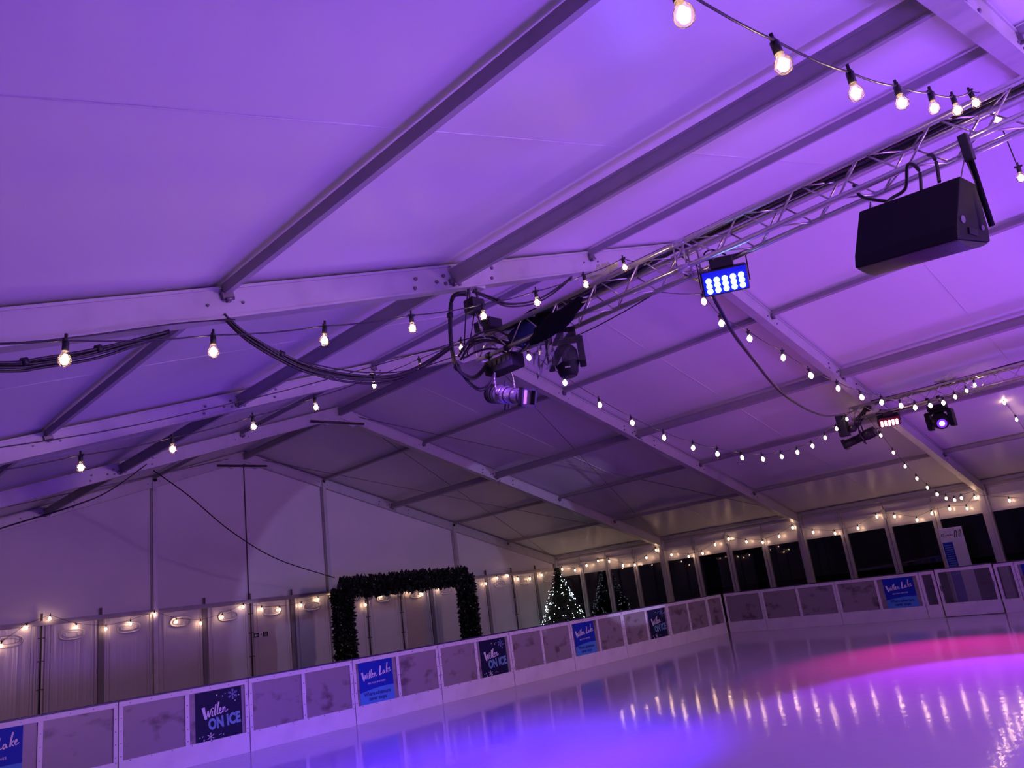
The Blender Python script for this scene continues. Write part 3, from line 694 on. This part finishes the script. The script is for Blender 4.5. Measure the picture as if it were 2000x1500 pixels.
# clear rain cover
q = MB(); rd = random.Random(2); vs = []; fs = []
for i in range(13):
    for j in range(5):
        a = -0.6+i*0.1
        vs.append((-0.26+0.16*abs(a)+rd.uniform(-.02, .02), a*0.62, 0.10-j*0.075-0.20*max(0, abs(a)-0.35)+rd.uniform(-.015, .015)))
for i in range(12):
    for j in range(4):
        fs.append((i*5+j, i*5+j+1, (i+1)*5+j+1, (i+1)*5+j))
q.add(vs, fs); tag(q.build('rain_cover', M['film'], loc=(T1X, -15.90, 4.06), fix=False), 'crumpled clear plastic rain cover around the large moving head', 'plastic cover')

# ---- profile spots
def profile_spot(label, pivot, d, front, lit=False, hang=0.3):
    t = tag(empty('profile_spotlight', pivot), label, 'stage light')
    body = M['chrome'] if lit else M['blackm']
    rt = track(d)
    bd = MB().lathe([(-0.30, 0.03), (-0.29, 0.075), (-0.24, 0.105), (-0.10, 0.11), (-0.06, 0.10), (-0.02, 0.10)], (0, 0, 0), (0, 1, 0), 16).build('lamp_house', body, t, (0, 0, 0), rt)
    q = MB()
    for i in range(4): q.lathe([(-0.27+i*0.05, 0.112), (-0.255+i*0.05, 0.112)], (0, 0, 0), (0, 1, 0), 16)
    q.build('cooling_ring', M['blackm'], bd)
    MB().tube([(0, -0.28, 0.02), (0, -0.36, 0.03), (0, -0.37, -0.05), (0, -0.29, -0.07)], 0.009, 6).build('handle', M['blackm'], bd)
    q = MB().lathe([(-0.02, 0.10), (0.02, 0.105), (0.03, 0.085), (0.34, 0.085), (0.345, 0.09)], (0, 0, 0), (0, 1, 0), 16); ba = q.build('barrel', body, t, (0, 0, 0), rt)
    q = MB()
    for yy in (0.04, 0.16, 0.28): q.lathe([(yy, 0.091), (yy+0.015, 0.091)], (0, 0, 0), (0, 1, 0), 16)
    q.build('barrel_ring', M['blackm'], ba)
    q = MB()
    for a, b_ in (((-0.10, 0.345, -0.10), (0.10, 0.41, -0.075)), ((-0.10, 0.345, 0.075), (0.10, 0.41, 0.10)), ((-0.10, 0.345, -0.10), (-0.075, 0.41, 0.10)), ((0.075, 0.345, -0.10), (0.10, 0.41, 0.10))): q.bbox(a, b_)
    q.build('gel_frame', M['blackm'], ba)
    MB().lathe([(0.33, 0.0), (0.335, 0.07), (0.34, 0.08)], (0, 0, 0), (0, 1, 0), 14).build('lens', M['blackm'], ba)
    q = MB(); q.cyl((0, 0.0, -0.10), (0, 0.0, -0.17), 0.010, n=6); q.cyl((-0.12, 0.01, 0), (-0.15, 0.01, 0), 0.016, n=8); q.cyl((0.12, 0.01, 0), (0.15, 0.01, 0), 0.016, n=8); q.box((0.03, 0.0, 0.12), (0.02, 0.02, 0.07)); q.box((-0.05, 0.01, -0.115), (0.02, 0.02, 0.06)); q.build('shutter_handle', M['blackm'], bd)
    q = MB()
    for s in (-1, 1):
        p = spline([(s*0.128, 0, -0.02), (s*0.13, 0, hang*0.55), (s*0.085, 0, hang-0.02), (0, 0, hang)], 5)
        for a, b_ in zip(p[:-1], p[1:]):
            q.tube([a, b_], 0.014, 4)
    zr_ = math.atan2(d[1], d[0])-math.pi/2
    q.build('yoke', body, t, None, (0, 0, zr_))
    q = MB(); clamp(q, 0, 0, hang+0.08, 0.10); q.build('clamp', M['blackm'], t)
    return t
profile_spot('violet-lit metal profile spotlight below the nearer truss end', (T1X-0.02, -14.92, 3.84), (-0.12, -1, -0.36), None, True, 0.34)
profile_spot('black profile spotlight below the farther truss end', (T2X-0.05, -14.72, 3.93), (-0.085, 1, -0.22), None, False, 0.28)

# ---- black dimmer box
t = tag(empty('dimmer_pack', (T1X-0.05, -14.98, 4.19)), 'black dimmer box clamped under the nearer truss end', 'dimmer box')
MB().bbox((-0.10, -0.22, -0.10), (0.10, 0.22, 0.06)).build('case', M['speakerbox'], t, bevel=0.012)
for i in range(6): MB().bbox((-0.108, -0.20+i*0.07, -0.03), (-0.099, -0.155+i*0.07, 0.02)).build('socket', M['blackm'], t)
q = MB(); clamp(q, -0.07, -0.15, 0.125, 0.06); clamp(q, -0.07, 0.15, 0.125, 0.06); q.build('clamp', M['blackm'], t)

# ---- LED panel lamps
def led_panel(label, loc, face, mt, w_=0.40, h_=0.225, house='housblue', roll=0.0):
    t = tag(empty('led_panel_light', loc), label, 'stage light')
    rt = (Matrix.Rotation(0, 3, 'X') @ Vector(face).to_track_quat('-Y', 'Z').to_matrix() @ Matrix.Rotation(roll, 3, 'Y')).to_euler()
    hs = MB().bbox((-w_/2, 0, -h_/2), (w_/2, 0.13, h_/2)).build('housing', M['black'], t, (0, 0, 0), rt, bevel=0.012)
    MB().bbox((-w_/2+0.012, -0.006, -h_/2+0.012), (w_/2-0.012, 0.002, h_/2-0.012)).build('front_plate', M[house], hs)
    me = MB().lathe([(0, 0.026), (-0.010, 0.024), (-0.014, 0.012), (-0.015, 0.0)], (0, 0, 0), (0, 1, 0), 10).mesh('led', M[mt])
    for i in range(5):
        for j in range(3): obj('led', me, hs, ((i-2)*w_*0.175, -0.006, (j-1)*0.045-0.022))
    q = MB()
    for s in (-1, 1): q.box((s*(w_/2+0.012), 0.06, h_*0.35), (0.008, 0.035, h_*1.1))
    q.box((0, 0.06, h_*0.9), (w_+0.03, 0.035, 0.008)); q.build('bracket', M['blackm'], hs)
    MB().bbox((-0.10, 0.04, h_/2), (0.10, 0.15, h_/2+0.09)).build('power_box', M['black'], hs, bevel=0.01)
    MB().tube(spline([(-0.06, 0.12, h_/2+0.05), (-0.13, 0.10, h_/2+0.14), (-0.06, 0.06, h_/2+0.17), (0.05, 0.07, h_/2+0.10)], 6), 0.008, 5).build('lead', M['cable'], hs)
    return t, hs
led_panel('blue glowing LED panel lamp under the nearer truss', (T1X+0.05, -17.70, 4.115), (-0.70, -0.42, -0.42), 'ledblue')
led_panel('pinkish glowing LED panel lamp under the farther truss', (T2X, -15.29, 4.11), (-0.68, -0.30, -0.75), 'ledpink', house='houspink')
spot('panel_glow', (T1X-0.12, -17.78, 4.06), (-9, -20.5, 0.8), (0.03, 0.05, 1.0), 60, 120, 1.0, 0.12)
spot('added_spotlight_fill', (T1X-0.62, -15.45, 4.30), (T1X, -15.02, 3.80), (0.36, 0.10, 1.0), 190, 50, 0.7, 0.03)  # added violet fill on the near profile spotlight, no fixture behind it
mh2, hb2 = moving_head('violet glowing moving head light under the farther truss', (T2X, -16.22, TZ-HC-0.07), 0, 'ledviolet')
hb2.rotation_euler = (Vector((7.4, 2.4, 3.3))).to_track_quat('Z', 'Y').to_euler()
hb2.location = (-0.02, 0, -0.34)

# ---- loudspeaker
t = tag(empty('loudspeaker', (T1X-0.16, -19.32, 3.855), R(-12)), 'large black loudspeaker hung under the nearer truss', 'loudspeaker')
pr = [(-0.215, -0.245), (0.215, -0.205), (0.215, -0.12), (0.13, 0.19), (-0.085, 0.21), (-0.205, -0.15)]
cab = MB().prism(pr, 1, -0.37, 0.37).build('cabinet', M['speakerbox'], t, (0, 0, 0), (R(9), 0, 0), bevel=0.012)
q = MB(); n = 12; vs = []
for i in range(n+1):
    x = -0.205+0.41*i/n; zb = -0.247+0.037*i/n
    zz = zb-0.045*math.sin(math.pi*i/n)
    for yy in (-0.36, 0.36): vs.append((x, yy, zz))
q.add(vs, [(2*i, 2*i+1, 2*i+3, 2*i+2) for i in range(n)], True)
for e, yy in ((0, -0.36), (1, 0.36)): q.add([vs[2*i+e] for i in range(n+1)], [tuple(range(n+1))])
q.build('grille', M['grille'], t, (0, 0, 0), (R(9), 0, 0))
for yy in (-0.372, 0.372):
    for xx, zz, r_ in ((-0.13, -0.10, 0.028), (0.12, -0.12, 0.02)):
        MB().lathe([(0, r_), (0.007 if yy > 0 else -0.007, r_*0.92)], (xx, yy, zz), (0, 1, 0), 12).build('fly_point', M['chrome'], t, (0, 0, 0), (R(9), 0, 0))
MB().box((-0.02, -0.375, -0.17), (0.11, 0.012, 0.045)).build('end_handle', M['blackm'], t, (0, 0, 0), (R(9), 0, 0))
q = MB(); q.tube([(0.13, -0.405, -0.19), (0.09, -0.42, 0.06), (0.03, -0.445, 0.30)], 0.020, 4); q.build('strap', M['cloth'], t)
q = MB(); q.bbox((0.0, -0.475, 0.26), (0.05, -0.415, 0.46)); q.build('hanger_plate', M['blackm'], t, bevel=0.008)
for pts in ([(0.0, -0.42, 0.28), (-0.02, -0.36, 0.13)], [(0.02, -0.42, 0.28), (0.12, -0.41, -0.08)], [(0.28, 0.42, 0.46), (0.10, 0.41, 0.20), (-0.13, 0.385, -0.06)], [(0.28, 0.42, 0.46), (0.10, 0.37, 0.18)]):
    MB().tube(pts, 0.005, 5).build('safety_wire', M['bolt'], t)
for pts in ([(-0.05, -0.12, 0.20), (-0.02, -0.13, 0.36), (0.02, -0.05, 0.46), (0.10, 0.05, 0.34), (0.06, 0.16, 0.30), (-0.06, 0.20, 0.20)], [(-0.03, -0.24, 0.20), (-0.01, -0.25, 0.36), (0.05, -0.20, 0.46), (0.14, -0.08, 0.48)], [(0.10, 0.15, 0.28), (0.06, 0.35, 0.42), (0.16, 0.45, 0.60)]):
    MB().tube(spline(pts, 6), 0.013, 6).build('speaker_lead', M['cable'], t)

# ---- chain hoist and hanging gear at the nearer truss end
t = tag(empty('chain_hoist', (-4.66, -15.0, 5.01)), 'small black chain hoist hanging from the rafter above the nearer truss end', 'hoist')
MB().bbox((-0.16, -0.05, 0.0), (0.16, 0.07, 0.05)).build('beam_clamp', M['alu'], t, bevel=0.008)
MB().bbox((-0.09, -0.08, -0.30), (0.09, 0.08, -0.14)).build('motor', M['black'], t, bevel=0.02)
q = MB(); q.cyl((-0.05, 0, 0.0), (-0.05, 0, -0.16), 0.014, n=6); q.cyl((0.06, 0, 0.0), (0.06, 0, -0.16), 0.014, n=6); q.build('hook', M['bolt'], t)
q = MB()
for i in range(13):
    q.lathe([(-0.008, 0.016), (0.008, 0.016)], (0.02+0.016*i, 0.02*i/2, -0.30-0.020*i), (1, 0, 0) if i % 2 else (0, 1, 0), 8)
q.build('chain', M['steel'], t)
for pts in ([(-0.05, -.03, -.12), (-0.02, -.05, -.35), (0.18, 0.10, -0.42)], [(0.02, .02, -.25), (-.10, 0, -.55), (-0.02, 0.2, -.75)], [(-.06, 0, 0), (-.14, .02, -.4), (-.05, .22, -.78)], [(0.06, 0, -.1), (.22, .1, -.32), (.30, .2, -.44)]):
    MB().tube(spline(pts, 6), 0.007, 5).build('sling', M['cable'], t)
t = tag(empty('control_box', (T1X-0.12, -14.88, 4.66)), 'small dark box standing on the nearer truss end', 'box')
MB().bbox((-0.10, -0.13, -0.07), (0.10, 0.13, 0.05)).build('case', M['black'], t, bevel=0.01)
MB().bbox((-0.105, -0.10, -0.03), (-0.098, 0.10, 0.02)).build('label_plate', M['blackm'], t)
t = tag(empty('winch_box', (T2X-0.35, -14.50, 4.32)), 'tall black box hanging at the farther truss end', 'box')
MB().bbox((-0.09, -0.09, -0.34), (0.09, 0.09, 0.10)).build('case', M['black'], t, bevel=0.012)
q = MB(); q.lathe([(0, 0.07), (0.10, 0.075), (0.13, 0.05)], (0.02, -0.22, -0.22), (0, 1, 0), 12); q.build('motor', M['blackm'], t)
for a in (-0.12, 0.0, 0.10, 0.2):
    MB().tube(spline([(0.38, -0.42, 0.24), (0.30+a*0.5, -0.36, 0.10), (0.15+a, -0.25, -0.08), (0.22, -0.16, -0.22)], 6), 0.018, 5).build('hoist_cable', M['cable'], t)
MB().lathe([(0, 0.05), (0.12, 0.07), (0.16, 0.03)], (0.40, -0.44, 0.10), (0, 0, 1), 12).build('hook_block', M['blackm'], t)

# ------------------------------------------------------------------ hanging cables
def bundle(label, pts, n, r, spread, seed, name='cable_bundle', ties=True):
    rd = random.Random(seed); t = tag(empty(name), label, 'cables')
    P_ = spline(pts, 7)
    for i in range(n):
        a = 2*math.pi*i/max(n, 1); o = Vector((0.3*math.cos(a), math.cos(a), math.sin(a)))*spread
        k = len(P_)
        MB().tube([p+o*(1-0.35*math.sin(math.pi*j/(k-1)*2+i)**2)+Vector((0, 0, -(i % 3)*spread*0.9*math.sin(math.pi*j/(k-1)))) for j, p in enumerate(P_)], r, 6).build('cable', M['cable'], t)
    if ties:
        for f in (0.3, 0.65):
            p = P_[int(f*len(P_))]; d = P_[int(f*len(P_))+1]-p
            MB().lathe([(-0.02, spread+r*0.9), (0.02, spread+r*0.9)], p, d, 10).build('tape_tie', M['black'], t)
    return t
bundle('black cable bundle sagging at the left edge under the rafter', [(-9.9, -15.05, 3.50), (-9.05, -15.05, 3.59), (-8.81, -15.05, 3.65), (-8.53, -15.05, 3.74), (-8.26, -15.05, 3.85), (-7.96, -15.05, 3.97)], 6, 0.011, 0.024, 1)
bundle('thick black cable bundle sagging from the rafter to the nearer truss end', [(-7.52, -15.05, 4.18), (-7.34, -15.05, 4.05), (-7.07, -15.05, 3.93), (-6.79, -15.05, 3.84), (-6.38, -15.05, 3.80), (-5.93, -15.05, 3.84), (-5.55, -15.05, 3.98), (-5.12, -15.05, 4.24)], 6, 0.011, 0.024, 2)
bundle('black cable bundle looping right from the hoist under the rafter', [(-4.70, -15.05, 4.94), (-4.43, -15.05, 4.92), (-4.19, -15.05, 4.89), (-3.76, -15.05, 5.00), (-3.36, -15.05, 5.20), (-2.95, -15.05, 5.47)], 3, 0.010, 0.016, 3)
bundle('black cables dropping from the rafter to the nearer truss end', [(-4.86, -15.10, 4.87), (-5.04, -15.08, 4.80), (-5.09, -15.05, 4.5), (-5.10, -15.05, 4.2), (-5.02, -15.02, 4.02), (-4.75, -14.95, 3.98), (-4.4, -14.8, 4.2)], 4, 0.014, 0.022, 4)
bundle('black cable loop below the nearer truss end', [(-4.93, -14.9, 4.15), (-4.84, -14.9, 4.0), (-4.66, -14.9, 3.89), (-4.50, -14.9, 3.95), (-4.38, -14.9, 4.10)], 3, 0.009, 0.013, 5, ties=False)
bundle('dark cable tangle inside the nearer truss end', [(-4.95, -15.02, 4.2), (-4.7, -14.95, 4.42), (-4.4, -14.95, 4.52), (-4.3, -15.2, 4.38), (-4.2, -15.5, 4.5)], 7, 0.012, 0.07, 6, ties=False)
bundle('single black cable sagging between the two trusses', [(-4.20, -17.34, 4.33), (-3.59, -17.18, 4.40), (-3.24, -17.09, 4.26), (-2.93, -17.02, 4.06), (-2.24, -16.84, 3.91), (-1.21, -16.58, 3.72), (-0.07, -16.29, 3.70), (1.04, -16.01, 3.74), (2.47, -15.64, 3.88), (4.4, -15.17, 4.18), (5.95, -14.75, 4.45)], 2, 0.013, 0.012, 7, ties=False)
bundle('thin black cable slung below the nearer truss', [(-4.13, -15.3, 4.30), (-4.13, -15.9, 4.22), (-4.13, -16.5, 4.25), (-4.13, -17.0, 4.31)], 1, 0.006, 0.0, 8, ties=False)
bundle('thin black rope from the second roof frame down to the leafy arch', [(-4.35, -5.0, 5.04), (-3.49, -4.6, 4.60), (-2.37, -4.1, 3.90), (-0.86, -3.3, 3.30), (1.15, -2.5, 2.80)], 1, 0.012, 0.0, 9, ties=False)
bundle('thin black support wire above the lower left festoon string', [(-12.2, yC-0.05, 2.60), (-9.0, yC-0.05, 3.10), (-7.1, yC-0.05, 3.62), (-5.3, yC-0.05, 4.25), (-4.4, yC-0.05, 4.58)], 1, 0.005, 0.0, 10, ties=False)
bundle('loose black cable hanging along the second roof frame at left', [(-10.5, -5.1, 3.05), (-8.0, -5.1, 3.62), (-6.8, -5.1, 4.02), (-5.8, -5.1, 4.35), (-5.2, -5.1, 4.62), (-4.5, -5.05, 5.15)], 2, 0.010, 0.02, 11, ties=False)
bundle('thin black wire running from the left edge up to the rafter', [(-9.9, -15.3, 3.55), (-9.0, -15.3, 3.66), (-8.0, -15.3, 3.95), (-7.5, -15.2, 4.10)], 1, 0.006, 0.0, 12, ties=False)
bundle('thin black wire slung from the thick cable bundle to the truss end', [(-6.9, -15.0, 3.90), (-6.2, -14.9, 3.90), (-5.5, -14.8, 4.02), (-4.7, -14.7, 4.32)], 1, 0.006, 0.0, 13, ties=False)

# crumpled plastic on the truss
def crumple(label, c, r, seed):
    rd = random.Random(seed); q = MB(); q.sphere((0, 0, 0), r, 12, 7, (0.5, 1.6, 0.6))
    q.v = [tuple(a*f_ for a in v) for v in q.v for f_ in (rd.uniform(0.35, 1.45),)]; q.sm = [False]*len(q.f)
    return tag(q.build('plastic_bag', M['bag'], loc=c, fix=False), label, 'plastic bag')
crumple('crumpled white plastic lying on the nearer truss by a festoon bulb', (T1X-0.08, -16.52, 4.66), 0.10, 1)
crumple('small crumpled white plastic inside the nearer truss right of the first', (T1X, -16.95, 4.60), 0.06, 2)
crumple('crumpled pale plastic on top of the farther truss', (T2X, -16.5, 4.66), 0.10, 3)

# ------------------------------------------------------------------ leafy arch
def leaves(q, P, n, rad, size, rd, droop=0.0):
    L = len(P)
    for i in range(n):
        f = rd.random()*(L-1); k = int(f); c = P[k].lerp(P[min(k+1, L-1)], f-k)
        d = (P[min(k+1, L-1)]-P[k]).normalized(); x, y, _ = frame_of(d)
        a = rd.uniform(0, 2*math.pi); rr_ = rad*math.sqrt(rd.uniform(0.35, 1.0))*(1+0.12*math.sin(f*9))
        o = x*math.cos(a)+y*math.sin(a); c = c+o*rr_
        u = (o+Vector((rd.uniform(-.9, .9), rd.uniform(-.9, .9), rd.uniform(-.9, .9)))).normalized()
        s = u.cross(Vector((rd.uniform(-1, 1), rd.uniform(-1, 1), rd.uniform(-1, 1)))).normalized(); nn = u.cross(s)
        h = size*rd.uniform(0.7, 1.3)
        q.add([c-u*h*.2, c+u*h*.4+s*h*.33+nn*h*.1, c+u*h, c+u*h*.4-s*h*.33+nn*h*.1], [(0, 1, 2), (0, 2, 3)])
arch = tag(empty('leafy_arch', (3.5, -2.5, 0)), 'square dark leafy arch behind the rink barrier', 'arch')
path = [Vector((-2.16, 0, 0.05)), Vector((-2.16, 0, 2.50)), Vector((2.14, 0, 2.50)), Vector((2.14, 0, 0.05))]
pp = []
for a, b_ in zip(path[:-1], path[1:]):
    for i in range(20): pp.append(a.lerp(b_, i/20))
pp.append(path[-1])
q = MB(); q.tube(path, 0.17, 8); q.build('core', M['leaf'], arch)
q = MB(); leaves(q, pp, 9500, 0.235, 0.115, random.Random(4)); tag(q.build('foliage', M['leaf'], arch, fix=False), kind='stuff')
q = MB(); rd = random.Random(6)
for i in range(120):
    f = rd.random()*(len(pp)-1); k = int(f); c = pp[k].lerp(pp[min(k+1, len(pp)-1)], f-k)
    d = (pp[min(k+1, len(pp)-1)]-pp[k]).normalized(); x, y, _ = frame_of(d); a = rd.uniform(0, 2*math.pi)
    q.sphere(c+(x*math.cos(a)+y*math.sin(a))*0.265, 0.010, 5, 3)
tag(q.build('fairy_lights', M['fairydim'], arch, fix=False), kind='stuff')

# ------------------------------------------------------------------ fir tree with fairy lights
ft = tag(empty('fir_tree', (11.12, -1.25, 0)), 'fir tree covered in cool white fairy lights in the far corner', 'tree')
MB().cyl((0, 0, 0), (0, 0, 2.3), 0.05, 0.012, n=8).build('trunk', M['bark'], ft)
MB().cyl((0, 0, 0.0), (0, 0, 0.22), 0.20, 0.24, n=16).build('pot', M['black'], ft)
rd = random.Random(12); q = MB(); fl = MB()
H_ = 2.58
for i in range(230):
    f = (i+0.5)/230; z = 0.28+(H_-0.33)*(1-math.sqrt(1-f)) if False else 0.28+(H_-0.34)*f**1.35
    R_ = 0.95*(1-(z-0.2)/(H_-0.2))**0.95+0.03; a = i*2.39996
    tip = Vector((math.cos(a)*R_, math.sin(a)*R_, z-0.10*R_)); root = Vector((0, 0, z+0.18*R_))
    nseg = max(6, int(44*R_))
    for j in range(nseg):
        t_ = 0.15+0.85*j/nseg; c = root.lerp(tip, t_); d = (tip-root).normalized()
        for s in (-1, 1):
            u = (d*0.7+Vector((-math.sin(a)*s, math.cos(a)*s, rd.uniform(-.5, .3)))).normalized(); h = 0.10*rd.uniform(0.7, 1.2)
            sd = u.cross(Vector((rd.uniform(-1, 1), rd.uniform(-1, 1), 1))).normalized()*h*0.2
            q.add([c-sd, c+u*h, c+sd], [(0, 1, 2)])
MB().lathe([(0.3, 0.70), (0.9, 0.50), (1.6, 0.26), (2.3, 0.04)], n=14).build('inner_foliage', M['needle'], ft)
tag(q.build('needles', M['needle'], ft, fix=False), kind='stuff')
for i in range(260):
    z = 0.30+(H_-0.32)*(1-math.sqrt(1-0.985*rd.random())); R_ = 0.95*(1-(z-0.2)/(H_-0.2))**0.95+0.03; a = rd.uniform(0, 2*math.pi)
    fl.sphere((math.cos(a)*R_*rd.uniform(.9, 1.04), math.sin(a)*R_*rd.uniform(.9, 1.04), z), 0.013, 5, 3)
tag(fl.build('fairy_lights', M['fairy'], ft, fix=False), kind='stuff')

# ------------------------------------------------------------------ pull-up banner by the windows
t = tag(empty('roll_up_banner', (12.02, -14.15, 0), R(-90+12)), 'white and blue roll-up banner standing before the windows', 'banner')
MB().bbox((-0.27, -0.006, 0.06), (0.27, 0.006, 1.93)).build('sheet', mat('banner_white', (0.62, 0.64, 0.74), 0.5), t)
MB().bbox((-0.25, -0.009, 0.10), (-0.02, -0.007, 1.60)).build('text_block', M['pblue'], t)
q = MB()
for i in range(14): q.box((-0.14+0.01*(i % 3), -0.0105, 1.52-0.055*i), (0.17, 0.002, 0.014))
q.build('text_lines', M['pflake'], t)
q = MB(); stroke(q, [(0.06, 1.70), (0.10, 1.86), (0.13, 1.84), (0.10, 1.70)], .022, .018, -0.008); stroke(q, [(0.16, 1.70), (0.20, 1.86), (0.23, 1.84), (0.20, 1.70)], .022, .018, -0.0085)
for i in range(12): stroke(q, [(-0.20+0.035*math.cos(i*math.pi/6), 1.78+0.035*math.sin(i*math.pi/6)), (-0.20+0.035*math.cos((i+1)*math.pi/6), 1.78+0.035*math.sin((i+1)*math.pi/6))], .014, .014, -0.008)
for i in range(5): q.box((-0.13+0.035*i, -0.008, 1.77+0.004*(i % 2)), (0.022, 0.002, 0.028))
q.build('logo', M['pnavy'], t, fix=False)
MB().bbox((-0.275, -0.012, 1.93), (0.275, 0.012, 1.955)).build('top_bar', M['steel'], t)
MB().bbox((-0.29, -0.09, 0.0), (0.29, 0.09, 0.07)).build('cassette', M['steel'], t, bevel=0.01)

# ------------------------------------------------------------------ exit sign on the gable panels
t = tag(empty('exit_sign', (0.275, -0.052, 1.62)), 'small exit sign with arrow on the gable wall panels', 'sign')
MB().bbox((-0.21, -0.004, -0.065), (0.21, 0.004, 0.065)).build('plate', M['pwhite'], t)
for a, b_ in ((-0.205, -0.055), (0.055, 0.205)): MB().bbox((a, -0.006, -0.06), (b_, -0.003, 0.06)).build('field', M['signg'], t)
q = MB(); stroke(q, [(-0.085, 0), (-0.17, 0)], .022, .022, -0.0075); stroke(q, [(-0.14, 0.035), (-0.178, 0)], .020, .020, -0.008); stroke(q, [(-0.14, -0.035), (-0.178, 0)], .020, .020, -0.0082); q.build('arrow', M['pwhite'], t, fix=False)
q = MB(); dot(q, 0.01, 0.042, 0.011, -0.006); stroke(q, [(0.008, 0.026), (0.0, -0.012)], .020, .018, -0.006); stroke(q, [(0.0, -0.012), (-0.02, -0.03), (-0.03, -0.05)], .012, .010, -0.0064); stroke(q, [(0.0, -0.012), (0.02, -0.03), (0.012, -0.055)], .012, .010, -0.0066); stroke(q, [(0.008, 0.02), (-0.02, 0.005), (-0.03, 0.015)], .009, .008, -0.0068); stroke(q, [(0.008, 0.02), (0.03, 0.0)], .009, .008, -0.007)
q.build('running_figure', M['signg'], t, fix=False)
obj('lettering', text_mesh('Fire', 0.045, M['pwhite'], 0.001), t, (0.13, -0.0075, 0.010)); obj('lettering', text_mesh('exit', 0.045, M['pwhite'], 0.001), t, (0.13, -0.0075, -0.035))

# ------------------------------------------------------------------ housing for the added front fill (unseen, outside the picture)
t = tag(empty('added_floodlight', (-1.5, -31.2, 3.6)), 'added floodlight on a stand, unseen behind the camera', 'floodlight')
MB().bbox((-0.20, -0.12, -0.14), (0.20, 0.10, 0.14)).build('housing', M['black'], t, bevel=0.01)
MB().cyl((0, -0.02, -0.14), (0, -0.02, -3.6), 0.025, n=8).build('stand_pole', M['blackm'], t)
# ------------------------------------------------------------------ uplighters added to colour the roof (unseen, outside the picture)
def uplighter(loc, label):
    t = tag(empty('added_uplighter', loc), label, 'stage light', 'added unseen uplighters')
    MB().lathe([(0, 0.10), (0.16, 0.12), (0.18, 0.12)], (0, 0, 0.06), n=16).build('housing', M['black'], t)
    MB().bbox((-0.14, -0.14, 0), (0.14, 0.14, 0.05)).build('base', M['blackm'], t)
for l_, n_ in (((3.0, -24.5, 0.0), 'added unseen uplighter behind the camera on the right of the ice'), ((-5.0, -24.5, 0.0), 'added unseen uplighter behind the camera on the left of the ice'), ((8.6, -22.5, 0.0), 'added unseen uplighter by the right barrier behind the camera')):
    uplighter(l_, n_)
